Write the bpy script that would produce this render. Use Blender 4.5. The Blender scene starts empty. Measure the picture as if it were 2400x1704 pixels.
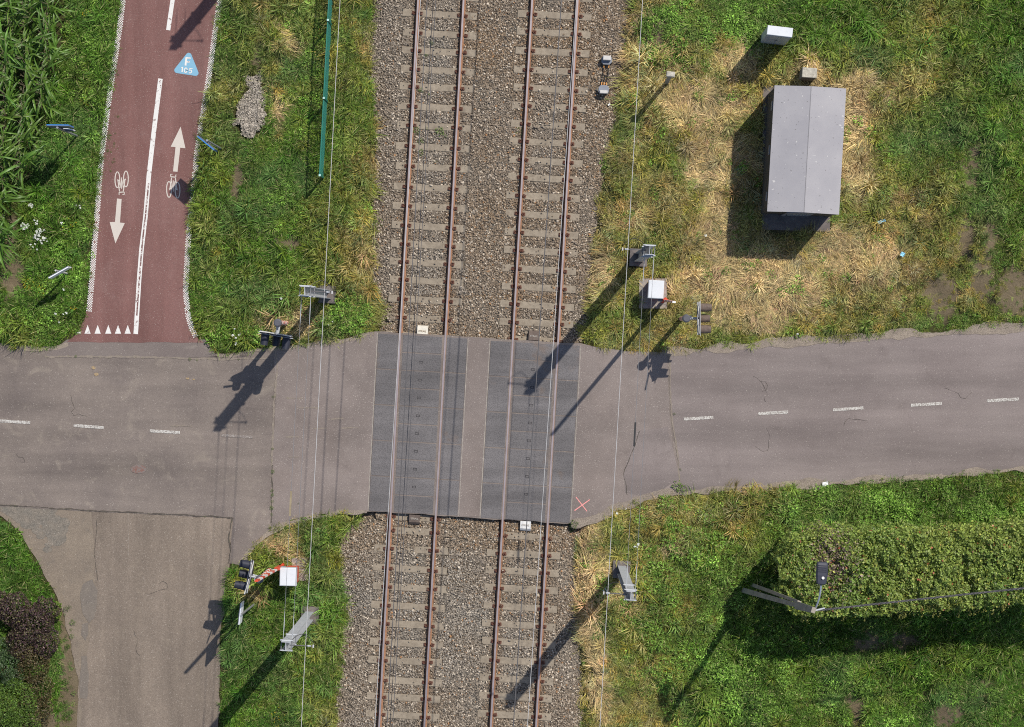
import bpy, math, random
import numpy as np
from mathutils import Matrix, Vector

# ------------------------------------------------------------------ camera, sky, sun, exposure
SC = bpy.context.scene
COL = SC.collection
H, F = 74.0, 5217.0                       # camera height (m), focal length in photo pixels (photo 2400 x 1704)
NAD = (1252.0, 767.0)                     # pixel straight below the camera
_d = np.array([NAD[0] - 1200.0, 852.0 - NAD[1], -F]); _d /= np.linalg.norm(_d)
_z = -_d
_x = np.array([1.0, 0, 0]); _x = _x - _x.dot(_z) * _z; _x /= np.linalg.norm(_x)
_y = np.cross(_z, _x)
RW = np.array([_x, _y, _z])               # camera space -> world
cam_d = bpy.data.cameras.new('camera'); cam = bpy.data.objects.new('camera', cam_d); COL.objects.link(cam)
cam_d.sensor_width = 36; cam_d.lens = 36 * F / 2400; cam_d.clip_end = 3000; cam_d.clip_start = 0.5
_m = Matrix([list(RW[i]) + [0] for i in range(3)] + [[0, 0, 0, 1]]); _m.translation = (0, 0, H)
cam.matrix_world = _m
SC.camera = cam

EL, AZ = math.radians(51.8), math.atan2(0.64, 0.768)
w = bpy.data.worlds.new('World'); SC.world = w; w.use_nodes = True
nt = w.node_tree; nt.nodes.clear()
sky = nt.nodes.new('ShaderNodeTexSky'); sky.sky_type = 'NISHITA'; sky.sun_disc = False
sky.sun_elevation = EL; sky.sun_rotation = AZ
bg = nt.nodes.new('ShaderNodeBackground'); bg.inputs[1].default_value = 0.115
wo = nt.nodes.new('ShaderNodeOutputWorld')
nt.links.new(sky.outputs[0], bg.inputs[0]); nt.links.new(bg.outputs[0], wo.inputs[0])
sl = bpy.data.lights.new('sun', 'SUN'); sl.energy = 4.5; sl.angle = math.radians(0.53); sl.color = (1.0, 0.945, 0.85)
so = bpy.data.objects.new('sun', sl); COL.objects.link(so)
SUN = Vector((math.sin(AZ) * math.cos(EL), math.cos(AZ) * math.cos(EL), math.sin(EL)))
so.rotation_euler = SUN.to_track_quat('Z', 'Y').to_euler(); so.location = (20, 24, 60)
SC.view_settings.view_transform = 'Standard'; SC.view_settings.look = 'None'
SC.view_settings.exposure = 0.0; SC.view_settings.gamma = 1.0
SC.cycles.use_denoising = False; SC.cycles.filter_width = 1.05
SC.cycles.max_bounces = 5; SC.cycles.diffuse_bounces = 3; SC.cycles.glossy_bounces = 2
SC.cycles.transparent_max_bounces = 4; SC.cycles.transmission_bounces = 3

random.seed(7)
rng = np.random.default_rng(11)

# ------------------------------------------------------------------ pixel -> place
def P(px, py, z=0.0):
    v = RW @ np.array([px - 1200.0, 852.0 - py, -F])
    t = (z - H) / v[2]
    return Vector((t * v[0], t * v[1], z))
def D(pts): return [(x * 1.0494, y * 1.0494) for x, y in pts]       # pixels read off the 2287-wide view
def W2(pts, z=0.0): return [P(x, y, z).xy for x, y in pts]
def world_to_px(X, Y):
    v = np.stack([X, Y, np.full_like(X, -H)], -1) @ RW              # world -> camera
    s = -F / v[:, 2]
    return 1200 + v[:, 0] * s, 852 - v[:, 1] * s

# ------------------------------------------------------------------ numpy noise, polygons
_lat = rng.random((256, 256))
def vnoise(x, y):
    xi, yi = np.floor(x).astype(int), np.floor(y).astype(int)
    fx, fy = x - xi, y - yi
    fx, fy = fx * fx * (3 - 2 * fx), fy * fy * (3 - 2 * fy)
    a, b = _lat[xi % 256, yi % 256], _lat[(xi + 1) % 256, yi % 256]
    c, d = _lat[xi % 256, (yi + 1) % 256], _lat[(xi + 1) % 256, (yi + 1) % 256]
    return (a * (1 - fx) + b * fx) * (1 - fy) + (c * (1 - fx) + d * fx) * fy
def fbm(x, y, o=3):
    s, a, t = 0, 1, 0
    for i in range(o):
        s = s + a * vnoise(x * 2 ** i + 17.3 * i, y * 2 ** i + 5.7 * i); t += a; a *= .5
    return s / t
def inpoly(X, Y, poly):
    r = np.zeros(X.shape, bool); n = len(poly)
    for i in range(n):
        x1, y1 = poly[i]; x2, y2 = poly[(i + 1) % n]
        if y1 == y2: continue
        c = ((y1 > Y) != (y2 > Y)) & (X < (x2 - x1) * (Y - y1) / (y2 - y1) + x1)
        r ^= c
    return r
def sdist(X, Y, poly):                                              # distance, negative inside
    d = np.full(X.shape, 1e9); n = len(poly)
    for i in range(n):
        x1, y1 = poly[i]; x2, y2 = poly[(i + 1) % n]
        dx, dy = x2 - x1, y2 - y1
        t = np.clip(((X - x1) * dx + (Y - y1) * dy) / (dx * dx + dy * dy + 1e-9), 0, 1)
        d = np.minimum(d, np.hypot(X - x1 - t * dx, Y - y1 - t * dy))
    return np.where(inpoly(X, Y, poly), -d, d)
def rough(poly, step=0.12, amp=0.05, closed=True, seed=0.0, sc=2.2):
    out = []; n = len(poly)
    for i in range(n if closed else n - 1):
        a, b = Vector(poly[i]), Vector(poly[(i + 1) % n])
        L = (b - a).length; k = max(1, int(L / step)); nrm = Vector((-(b - a).y, (b - a).x)) / (L + 1e-9)
        for j in range(k):
            p = a.lerp(b, j / k)
            v = fbm(np.array([p.x * sc + seed]), np.array([p.y * sc - seed]), 3)[0] - .5
            out.append(p + nrm * v * amp * 2)
    if not closed: out.append(Vector(poly[-1]))
    return out

# ------------------------------------------------------------------ materials
MATS = {}
class NB:
    def __init__(s, name):
        s.m = bpy.data.materials.new(name); s.m.use_nodes = True; s.t = s.m.node_tree; s.t.nodes.clear()
        s.out = s.n('ShaderNodeOutputMaterial'); s.b = s.n('ShaderNodeBsdfPrincipled')
        s.l(s.b.outputs[0], s.out.inputs[0]); MATS[name] = s.m
    def n(s, k, **kw):
        x = s.t.nodes.new(k)
        for a, v in kw.items(): setattr(x, a, v)
        return x
    def l(s, a, b): s.t.links.new(a, b)
    def pos(s):
        if not hasattr(s, '_p'): s._p = s.n('ShaderNodeNewGeometry').outputs['Position']
        return s._p
    def obj(s):
        return s.n('ShaderNodeTexCoord').outputs['Object']
    def noise(s, scale, detail=3, rough=.6, vec=None, dist=0):
        x = s.n('ShaderNodeTexNoise'); x.inputs['Scale'].default_value = scale; x.inputs['Detail'].default_value = detail
        x.inputs['Roughness'].default_value = rough; x.inputs['Distortion'].default_value = dist
        s.l(vec or s.pos(), x.inputs['Vector']); return x.outputs['Fac']
    def ramp(s, fac, stops):
        r = s.n('ShaderNodeValToRGB'); e = r.color_ramp.elements
        while len(e) < len(stops): e.new(.5)
        for q, (p, c) in zip(e, stops):
            q.position = p; q.color = (c, c, c, 1) if isinstance(c, (int, float)) else tuple(c) + (1,)
        s.l(fac, r.inputs[0]); return r.outputs[0]
    def mix(s, fac, a, b, mode='MIX'):
        x = s.n('ShaderNodeMix', data_type='RGBA', blend_type=mode)
        for v, i in ((fac, 0), (a, 6), (b, 7)):
            if isinstance(v, (int, float)): x.inputs[i].default_value = v if i == 0 else (v, v, v, 1)
            elif isinstance(v, tuple): x.inputs[i].default_value = v + (1,)
            else: s.l(v, x.inputs[i])
        return x.outputs[2]
    def col(s, c, rough=.8, spec=.3, metal=0):
        if isinstance(c, tuple): s.b.inputs['Base Color'].default_value = c + (1,)
        else: s.l(c, s.b.inputs['Base Color'])
        s.b.inputs['Roughness'].default_value = rough; s.b.inputs['Specular IOR Level'].default_value = spec
        s.b.inputs['Metallic'].default_value = metal; return s
    def bump(s, h, strength=.4, dist=.01):
        b = s.n('ShaderNodeBump'); b.inputs['Strength'].default_value = strength; b.inputs['Distance'].default_value = dist
        s.l(h, b.inputs['Height']); s.l(b.outputs[0], s.b.inputs['Normal']); return s

def asphalt(name, c1, c2, stain, big=.35, speck=.62, sp_amt=.35, grain=.35, streak=None):
    s = NB(name)
    c = s.mix(s.ramp(s.noise(big, 4, .62), [(.32, 0), (.68, 1)]), c1, c2)
    c = s.mix(s.ramp(s.noise(big * 2.6, 5, .7, dist=.6), [(.56, 0), (.74, .75)]), c, stain)
    if streak:
        mp = s.n('ShaderNodeMapping'); mp.inputs['Scale'].default_value = streak; s.l(s.pos(), mp.inputs['Vector'])
        c = s.mix(1.0, c, s.ramp(s.noise(1.0, 4, .6, vec=mp.outputs[0]), [(.3, .78), (.7, 1.22)]), 'MULTIPLY')
    g = s.noise(38, 2, .7)
    c = s.mix(grain, c, s.mix(1.0, c, s.ramp(g, [(.25, .35), (.75, 1.7)]), 'MULTIPLY'))
    c = s.mix(s.ramp(s.noise(29, 1, .4), [(speck + .06, 0), (speck + .13, sp_amt)]), c, (.55, .5, .44))
    c = s.mix(s.ramp(s.noise(21, 1, .4), [(.2, .35), (.3, 0)]), c, (.035, .03, .03))
    s.col(c, .88, .25).bump(g, .5, .006); return s.m
asphalt('asphalt', (.205, .17, .147), (.15, .124, .112), (.27, .228, .188), big=.5, streak=(.09, .9, 1))
asphalt('asphalt_right', (.175, .145, .137), (.21, .177, .166), (.155, .128, .12), big=.35, streak=(.09, .9, 1))
asphalt('asphalt_approach', (.178, .145, .13), (.215, .18, .165), (.15, .122, .113), speck=.6, sp_amt=.4, streak=(.5, .5, 1))
asphalt('asphalt_side', (.208, .167, .133), (.17, .137, .111), (.235, .192, .15), big=.6, speck=.6, sp_amt=.3, grain=.5, streak=(1.1, .12, 1))
asphalt('asphalt_patch', (.155, .133, .115), (.18, .152, .127), (.2, .17, .14), big=1.6)
asphalt('asphalt_junction', (.15, .122, .113), (.185, .155, .14), (.235, .2, .175), big=.8)
asphalt('path_red', (.16, .078, .069), (.19, .102, .092), (.205, .12, .108), big=.4, speck=.6, sp_amt=.35, streak=(1.2, .1, 1))
asphalt('driveway_dirt', (.225, .182, .14), (.175, .142, .113), (.15, .128, .108), big=1.2, grain=.5)
asphalt('crumbled', (.15, .135, .115), (.2, .17, .138), (.1, .09, .08), big=4, grain=.7)
asphalt('verge_sand', (.265, .22, .175), (.2, .165, .137), (.17, .14, .12), big=2.2, grain=.8)
asphalt('seam', (.06, .05, .045), (.1, .085, .07), (.12, .13, .05), big=3)
asphalt('seam_sandy', (.24, .2, .165), (.21, .175, .145), (.12, .13, .05), big=3)

def paint(name, c, under, lo, hi, sc=9):
    s = NB(name)
    f = s.ramp(s.noise(sc, 4, .72), [(lo, 1), (hi, 0)])
    d = s.mix(s.ramp(s.noise(2.0, 3), [(.3, 0), (.7, .22)]), c, tuple(v * .72 for v in c))
    s.col(s.mix(f, under, d), .7, .3); return s.m
paint('paint_worn', (.55, .53, .49), (.2, .168, .15), .44, .6, 24)
paint('paint_faint', (.4, .37, .34), (.2, .168, .15), .34, .5, 24)
paint('paint_path', (.69, .67, .64), (.17, .085, .075), .58, .68, 11)
paint('paint_arrow', (.56, .505, .45), (.17, .085, .075), .68, .78)
paint('paint_blue', (.2, .4, .54), (.17, .1, .1), .74, .86)
paint('paint_pink', (.75, .3, .28), (.2, .16, .15), .56, .7, 20)
paint('paint_rubbed', (.16, .075, .068), (.66, .63, .6), .5, .58, 14)
paint('paint_orange', (.38, .27, .14), (.19, .16, .14), .5, .62, 24)
paint('paint_rust_spill', (.19, .095, .075), (.18, .15, .137), .4, .52, 12)

def simple(name, c, rough=.6, spec=.4, metal=0, var=.25, sc=3, bumpy=0, dirt=None):
    s = NB(name)
    k = s.ramp(s.noise(sc, 4, .65, vec=s.obj()), [(.25, 1 - var), (.75, 1 + var)])
    cc = s.mix(1.0, c, k, 'MULTIPLY')
    if dirt: cc = s.mix(s.ramp(s.noise(sc * 1.7, 5, .75, vec=s.obj()), [(.52, 0), (.72, .8)]), cc, dirt)
    s.col(cc, rough, spec, metal)
    if bumpy: s.bump(s.noise(sc * 14, 2, vec=s.obj()), bumpy, .01)
    return s.m
simple('rust', (.29, .155, .092), .9, .1, var=.35, sc=9, dirt=(.17, .095, .065))
simple('rust_clip', (.13, .062, .045), .85, .2, var=.4, sc=20)
simple('rail_head', (.36, .31, .32), .45, .5, metal=.5, var=.14, sc=4)
pass
simple('concrete', (.3, .265, .235), .9, .15, var=.25, sc=4, bumpy=.3, dirt=(.17, .15, .135))
simple('concrete_dark', (.145, .125, .118), .9, .15, var=.25, sc=4, bumpy=.3, dirt=(.22, .2, .17))
simple('concrete_pale', (.45, .42, .36), .9, .15, var=.3, sc=9, bumpy=.4, dirt=(.16, .14, .1))
simple('concrete_pole', (.3, .27, .225), .9, .15, var=.3, sc=3, bumpy=.4, dirt=(.18, .16, .13))
simple('edge_beam', (.33, .3, .26), .9, .15, var=.4, sc=8)
simple('galvanised', (.43, .445, .47), .5, .5, metal=.0, var=.12, sc=3)
simple('galvanised_dark', (.2, .205, .22), .5, .4, metal=.3, var=.2, sc=5)
simple('wire_pale', (.47, .46, .46), .5, .4, var=.1)
simple('wire_dark', (.11, .105, .11), .6, .3, metal=.2, var=.1)
simple('wire_thin', (.25, .25, .26), .5, .3, metal=.3, var=.1)
simple('cable_black', (.03, .03, .032), .6, .3)
simple('cable_orange', (.55, .26, .08), .6, .3)
simple('white_paint', (.62, .64, .67), .45, .4, var=.06, sc=2, dirt=(.5, .51, .52))
simple('grey_paint', (.43, .46, .53), .4, .5, var=.07, sc=3, dirt=(.38, .4, .44))
simple('box_grey', (.2, .215, .25), .55, .4, var=.12)
simple('box_lid', (.52, .5, .48), .6, .3, var=.12, dirt=(.35, .33, .3))
simple('red_paint', (.62, .075, .035), .5, .4, var=.15)
simple('red_faded', (.6, .22, .2), .55, .35, var=.15)
simple('white_band', (.72, .7, .67), .55, .35, var=.08)
simple('black_paint', (.028, .03, .045), .5, .4, var=.2)
simple('hood_grey', (.09, .09, .105), .5, .4, var=.2)
simple('hood_brown', (.13, .095, .078), .75, .25, var=.25, sc=12, dirt=(.2, .17, .15))
simple('lens_red', (.25, .02, .02), .2, .6); simple('lens_white', (.6, .6, .6), .2, .6)
simple('sign_blue', (.03, .2, .55), .45, .4, var=.06)
simple('sign_back', (.13, .14, .17), .55, .4, metal=.2, var=.1)
simple('sign_white', (.75, .77, .8), .45, .4, var=.06)
simple('post_grey', (.3, .31, .32), .5, .4, metal=.4, var=.12)
simple('fence_green', (.015, .16, .12), .5, .4, var=.12)
simple('cap_mint', (.4, .62, .56), .5, .4)
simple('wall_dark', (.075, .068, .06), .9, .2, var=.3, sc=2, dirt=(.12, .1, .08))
simple('lamp_dark', (.04, .042, .06), .5, .4, var=.15)
simple('lamp_arm', (.4, .43, .5), .4, .5, metal=.3, var=.1)
simple('litter_blue', (.3, .6, .78), .5, .4, var=.15, sc=30); simple('litter_white', (.8, .8, .8), .5, .4)
simple('ramp_pale', (.62, .58, .5), .85, .2, var=.2, sc=8, dirt=(.4, .33, .24))
simple('ramp_brown', (.13, .1, .085), .85, .2, var=.25, sc=8, dirt=(.2, .17, .14))
simple('letter_pale', (.4, .36, .32), .8, .2)
simple('letter_shadow', (.3, .24, .17), .8, .2)
simple('slot_dark', (.045, .043, .046), .9, .1)
simple('stem_brown', (.1, .065, .035), .9, .1, var=.3, sc=9)
simple('petal_white', (.6, .62, .56), .8, .2); simple('petal_yellow', (.72, .5, .03), .8, .2)
simple('plate_tan', (.27, .22, .14), .8, .2)

s = NB('shed_roof')
k = s.mix(s.ramp(s.noise(.9, 3, .6), [(.3, 0), (.7, 1)]), (.29, .28, .3), (.36, .346, .358))
k = s.mix(s.ramp(s.noise(16, 1, .3), [(.23, .8), (.27, 0)]), k, (.14, .13, .13))
k = s.mix(s.ramp(s.noise(11, 1, .3), [(.74, 0), (.78, .7)]), k, (.62, .6, .57))
k = s.mix(s.ramp(s.noise(70, 2), [(.3, 0), (.7, .25)]), k, (.3, .29, .3))
s.col(k, .65, .35)

s = NB('sleeper_concrete')
k = s.mix(s.ramp(s.noise(1.3, 4, .7), [(.3, 0), (.7, 1)]), (.38, .32, .245), (.28, .235, .18))
k = s.mix(s.ramp(s.noise(7, 4, .7), [(.45, 0), (.7, .6)]), k, (.17, .135, .1))
k = s.mix(s.ramp(s.noise(31, 2, .7), [(.3, .4), (.7, 0)]), k, (.12, .1, .08))
s.col(k, .92, .12).bump(s.noise(40, 2), .35, .01)

s = NB('rubber')                                                     # dark panels with a fine diamond relief
wv = s.n('ShaderNodeTexVoronoi', feature='F1'); wv.inputs['Scale'].default_value = 26; s.l(s.pos(), wv.inputs['Vector'])
k = s.mix(s.ramp(s.noise(.8, 4, .65), [(.3, 0), (.7, 1)]), (.098, .091, .092), (.13, .12, .12))
k = s.mix(.5, k, s.mix(1.0, k, s.ramp(wv.outputs['Distance'], [(.1, .55), (.6, 1.45)]), 'MULTIPLY'))
mp = s.n('ShaderNodeMapping'); mp.inputs['Scale'].default_value = (.16, 1.3, 1); s.l(s.pos(), mp.inputs['Vector'])
k = s.mix(1.0, k, s.ramp(s.noise(1.0, 4, .6, vec=mp.outputs[0]), [(.3, .72), (.7, 1.25)]), 'MULTIPLY')
k = s.mix(s.ramp(s.noise(.45, 4, .7), [(.58, 0), (.74, .75)]), k, (.17, .105, .062))
s.col(k, .72, .35).bump(wv.outputs['Distance'], .6, .008)

s = NB('soil')
k = s.mix(s.ramp(s.noise(1.1, 5, .65), [(.3, 0), (.7, 1)]), (.15, .112, .075), (.235, .185, .125))
k = s.mix(s.ramp(s.noise(22, 3, .7), [(.3, 0), (.75, .6)]), k, (.07, .06, .03))
ba = s.n('ShaderNodeAttribute', attribute_type='GEOMETRY', attribute_name='bare')
k = s.mix(s.ramp(s.noise(9, 3, .7), [(.35, 0), (.7, .5)]), k, (.12, .1, .06))
k = s.mix(s.ramp(ba.outputs['Fac'], [(.15, 1), (.6, 0)]), k, s.mix(s.noise(6, 3), (.03, .034, .012), (.075, .068, .03)))
s.col(k, .95, .1).bump(s.noise(16, 4, .7), .8, .05)

s = NB('ballast_base')
vo = s.n('ShaderNodeTexVoronoi', feature='F1'); vo.inputs['Scale'].default_value = 19; s.l(s.pos(), vo.inputs['Vector'])
k = s.mix(s.ramp(s.noise(.7, 3), [(.35, 0), (.65, 1)]), (.16, .12, .085), (.15, .135, .115))
k = s.mix(1.0, k, s.ramp(vo.outputs['Color'], [(.1, .5), (.9, 1.3)]), 'MULTIPLY')
s.col(k, .95, .1).bump(vo.outputs['Distance'], 1, .05)

def tinted(name, trans=.25, rough=.6, spec=.25, straw=(.5, .41, .22), straw_at=.91, vary=.65, attr_type='INSTANCER'):
    s = NB(name)
    a = s.n('ShaderNodeAttribute', attribute_type=attr_type, attribute_name='tint')
    v = s.n('ShaderNodeAttribute', attribute_type='GEOMETRY', attribute_name='bv')
    c = s.mix(1.0, a.outputs['Color'], s.ramp(v.outputs['Fac'], [(0, 1 - vary), (1, 1 + vary)]), 'MULTIPLY')
    if straw: c = s.mix(s.ramp(v.outputs['Fac'], [(straw_at, 0), (straw_at + .03, .7)]), c, straw)
    s.col(c, rough, spec)
    if trans:
        t = s.n('ShaderNodeBsdfTranslucent'); s.l(c, t.inputs[0]); mx = s.n('ShaderNodeMixShader'); mx.inputs[0].default_value = trans
        s.l(s.b.outputs[0], mx.inputs[1]); s.l(t.outputs[0], mx.inputs[2]); s.l(mx.outputs[0], s.out.inputs[0])
    return s.m
tinted('blade'); tinted('stone', trans=0, rough=.9, spec=.1, straw=None, vary=.25)
tinted('weed_leaf', straw_at=.95); tinted('leaf_geo', attr_type='GEOMETRY', straw=None, vary=.45, spec=.4, rough=.45)
tinted('maize_leaf', attr_type='OBJECT', straw=None, vary=.4, spec=.45, rough=.42, trans=.3)

# ------------------------------------------------------------------ mesh helpers
class MB:
    def __init__(s): s.v, s.f, s.mi, s.cur = [], [], [], 0
    def add(s, vs, fs):
        o = len(s.v); s.v += [tuple(p) for p in vs]; s.f += [tuple(i + o for i in q) for q in fs]; s.mi += [s.cur] * len(fs); return s
    def slot(s, i): s.cur = i; return s
    def box(s, c, size, rz=0.0, top=1.0, bevel=0):
        x, y, z = size[0] / 2, size[1] / 2, size[2] / 2; cs, sn = math.cos(rz), math.sin(rz); vs = []
        for k, t in ((-z, 1), (z, top)):
            for a, b in ((-x, -y), (x, -y), (x, y), (-x, y)):
                a, b = a * t, b * t
                vs.append((c[0] + a * cs - b * sn, c[1] + a * sn + b * cs, c[2] + k))
        return s.add(vs, [(3, 2, 1, 0), (4, 5, 6, 7), (0, 1, 5, 4), (1, 2, 6, 5), (2, 3, 7, 6), (3, 0, 4, 7)])
    def bbox(s, c, size, rz=0.0, b=.01):                              # box with a bevelled top edge
        x, y, z = size[0] / 2, size[1] / 2, size[2] / 2; cs, sn = math.cos(rz), math.sin(rz); vs = []
        for k, d in ((-z, 0), (z - b, 0), (z, b)):
            for a, q in ((-x + d, -y + d), (x - d, -y + d), (x - d, y - d), (-x + d, y - d)):
                vs.append((c[0] + a * cs - q * sn, c[1] + a * sn + q * cs, c[2] + k))
        fs = [(3, 2, 1, 0), (8, 9, 10, 11)]
        for r in (0, 4):
            for i in range(4): fs.append((r + i, r + (i + 1) % 4, r + 4 + (i + 1) % 4, r + 4 + i))
        return s.add(vs, fs)
    def prism(s, poly, z0, z1):
        n = len(poly); a = sum(poly[i][0] * poly[(i + 1) % n][1] - poly[(i + 1) % n][0] * poly[i][1] for i in range(n))
        if a < 0: poly = poly[::-1]
        vs = [(p[0], p[1], z1) for p in poly] + [(p[0], p[1], z0) for p in poly]
        return s.add(vs, [tuple(range(n)), tuple(range(2 * n - 1, n - 1, -1))] + [(i, n + i, n + (i + 1) % n, (i + 1) % n) for i in range(n)])
    def sheet(s, poly, z):
        n = len(poly); a = sum(poly[i][0] * poly[(i + 1) % n][1] - poly[(i + 1) % n][0] * poly[i][1] for i in range(n))
        if a < 0: poly = poly[::-1]
        return s.add([(p[0], p[1], z) for p in poly], [tuple(range(n))])
    def ribbon(s, pts, wd, z, closed=False, cap=0):
        pts = [Vector(p[:2]) for p in pts]; n = len(pts); L = []
        for i in range(n):
            a = pts[(i - 1) % n] if (closed or i > 0) else pts[i]; b = pts[(i + 1) % n] if (closed or i < n - 1) else pts[i]
            t = (b - a).normalized(); ww = wd[i] if isinstance(wd, (list, tuple)) else wd
            L.append((pts[i], Vector((-t.y, t.x)) * ww / 2))
        vs = [(*(p + q), z) for p, q in L] + [(*(p - q), z) for p, q in L]
        return s.add(vs, [(i, n + i, n + (i + 1) % n, (i + 1) % n) for i in range(n if closed else n - 1)])
    def tube(s, pts, r, k=8, caps=True):
        pts = [Vector(p) for p in pts]; n = len(pts); o = len(s.v); vs = []; up0 = None
        for i in range(n):
            t = (pts[min(i + 1, n - 1)] - pts[max(i - 1, 0)]).normalized()
            u = t.orthogonal().normalized() if up0 is None else (up0 - t * up0.dot(t)).normalized()
            up0 = u; v = t.cross(u); rr = r[i] if isinstance(r, (list, tuple)) else r
            for j in range(k):
                a = 2 * math.pi * j / k; vs.append(pts[i] + (u * math.cos(a) + v * math.sin(a)) * rr)
        fs = [(i * k + j, i * k + (j + 1) % k, (i + 1) * k + (j + 1) % k, (i + 1) * k + j) for i in range(n - 1) for j in range(k)]
        if caps: fs += [tuple(range(k - 1, -1, -1)), tuple(range((n - 1) * k, n * k))]
        return s.add(vs, fs)
    def bar(s, a, b, w_, t_, side=None):                               # rectangular bar from a to b
        a, b = Vector(a), Vector(b); d = (b - a).normalized(); u = Vector(side) if side else d.orthogonal()
        u = (u - d * u.dot(d)).normalized(); v = d.cross(u); vs = []
        for p in (a, b):
            for x, y in ((-1, -1), (1, -1), (1, 1), (-1, 1)): vs.append(p + u * x * w_ / 2 + v * y * t_ / 2)
        return s.add(vs, [(3, 2, 1, 0), (4, 5, 6, 7), (0, 1, 5, 4), (1, 2, 6, 5), (2, 3, 7, 6), (3, 0, 4, 7)])
    def disc(s, c, r, z, k=8, sx=1, sy=1, rz=0):
        vs = []
        for j in range(k):
            a = 2 * math.pi * j / k; x, y = r * sx * math.cos(a), r * sy * math.sin(a)
            vs.append((c[0] + x * math.cos(rz) - y * math.sin(rz), c[1] + x * math.sin(rz) + y * math.cos(rz), z))
        return s.add(vs, [tuple(range(k))])
    def mesh(s, name, mats):
        m = bpy.data.meshes.new(name); m.from_pydata(s.v, [], s.f)
        for q in (mats if isinstance(mats, (list, tuple)) else [mats]): m.materials.append(MATS[q])
        if any(s.mi): m.polygons.foreach_set('material_index', s.mi)
        m.update(); return m
    def build(s, name, mats, parent=None, loc=None, smooth=False):
        m = s.mesh(name, mats)
        if smooth: m.polygons.foreach_set('use_smooth', [True] * len(m.polygons))
        return link(name, m, parent, loc)
def link(name, data, parent=None, loc=None):
    o = bpy.data.objects.new(name, data); COL.objects.link(o)
    if parent: o.parent = parent
    if loc is not None: o.location = loc
    return o
def tag(o, label=None, cat=None, group=None, kind=None):
    for k, v in (('label', label), ('category', cat), ('group', group), ('kind', kind)):
        if v: o[k] = v
    return o
def thing(name, label, cat, loc=(0, 0, 0), rz=0, group=None):
    o = bpy.data.objects.new(name, None); COL.objects.link(o); o.location = loc; o.rotation_euler = (0, 0, rz); o.empty_display_size = .2
    return tag(o, label, cat, group)
def copy_part(o, parent, loc=None, rz=None):
    c = o.copy(); COL.objects.link(c); c.parent = parent
    if loc is not None: c.location = loc
    if rz is not None: c.rotation_euler = (0, 0, rz)
    return c

# ------------------------------------------------------------------ outlines on the ground (photo pixels)
road_top_l = D([(-400, 755), (0, 765), (60, 775), (120, 778), (152, 764), (300, 764), (450, 764), (480, 788), (520, 790), (560, 783), (600, 775), (650, 771), (700, 765), (770, 757), (838, 740)])
road_top_r = D([(1297, 768), (1340, 776), (1400, 785), (1480, 787), (1540, 784), (1600, 777), (1700, 768), (1800, 760), (1900, 755), (2000, 748), (2150, 740), (2287, 730), (2700, 705)])
road_bot_r = D([(2700, 1010), (2287, 1047), (2100, 1062), (1950, 1072), (1800, 1082), (1650, 1092), (1530, 1100), (1480, 1100), (1420, 1117), (1380, 1133), (1330, 1158), (1308, 1166), (1275, 1170)])
road_bot_l = D([(823, 1142), (760, 1145), (700, 1150), (650, 1160), (610, 1180), (575, 1206), (548, 1242), (535, 1262), (512, 1258)])
road_px = road_top_l + D([(1297, 768)]) + road_top_r[1:] + road_bot_r + road_bot_l + D([(515, 1215), (520, 1158), (400, 1152), (215, 1143), (100, 1136), (0, 1130), (-400, 1105)])
side_px = D([(205, 1130), (520, 1145), (522, 1180), (514, 1215), (512, 1262), (503, 1300), (495, 1400), (490, 1500), (488, 1623), (484, 2100), (176, 2100), (180, 1623), (186, 1520), (195, 1450), (208, 1380), (214, 1300)])
drive_px = D([(-400, 1090), (0, 1118), (240, 1132), (240, 1623), (240, 2100), (170, 2100), (174, 1623), (172, 1500), (152, 1410), (122, 1325), (84, 1252), (42, 1188), (0, 1154), (-400, 1110)])
path_px = D([(330, -300), (277, -10), (262, 80), (250, 200), (235, 320), (219, 430), (207, 560), (197, 680), (190, 715), (172, 745), (150, 764), (300, 764.5), (456, 765), (443, 757), (430, 735), (420, 700), (414, 650), (417, 570), (424, 480), (436, 400), (455, 250), (472, 120), (490, -10), (540, -300)])
junc_px = D([(98, 797), (112, 785), (150, 758), (300, 758), (458, 758), (482, 792), (520, 796), (560, 795), (400, 800), (250, 799)])
bal_px = [(925, -500)] + D([(832, -30), (822, 150), (832, 300), (824, 500), (826, 620), (842, 700), (846, 760), (846, 1120), (800, 1152), (752, 1200), (760, 1300), (770, 1380), (755, 1450), (745, 1623), (720, 2100), (1285, 2100), (1308, 1623), (1298, 1400), (1292, 1250), (1306, 1172), (1280, 1140), (1290, 790), (1300, 770), (1318, 720), (1325, 600), (1340, 480), (1370, 300), (1398, 200), (1420, -30)]) + [(1530, -500)]
deckA_px = [(886, 779), (1096, 788.5), (1072, 1206.5), (863, 1198)]
deckB_px = [(1150.5, 795.4), (1359, 808), (1336.7, 1226.4), (1125, 1210.5)]
ROAD, SIDE, DRIVE, PATH, JUNC, BAL = (W2(q) for q in (road_px, side_px, drive_px, path_px, junc_px, bal_px))
BALr = rough(BAL, .25, .14, seed=3)

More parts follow.
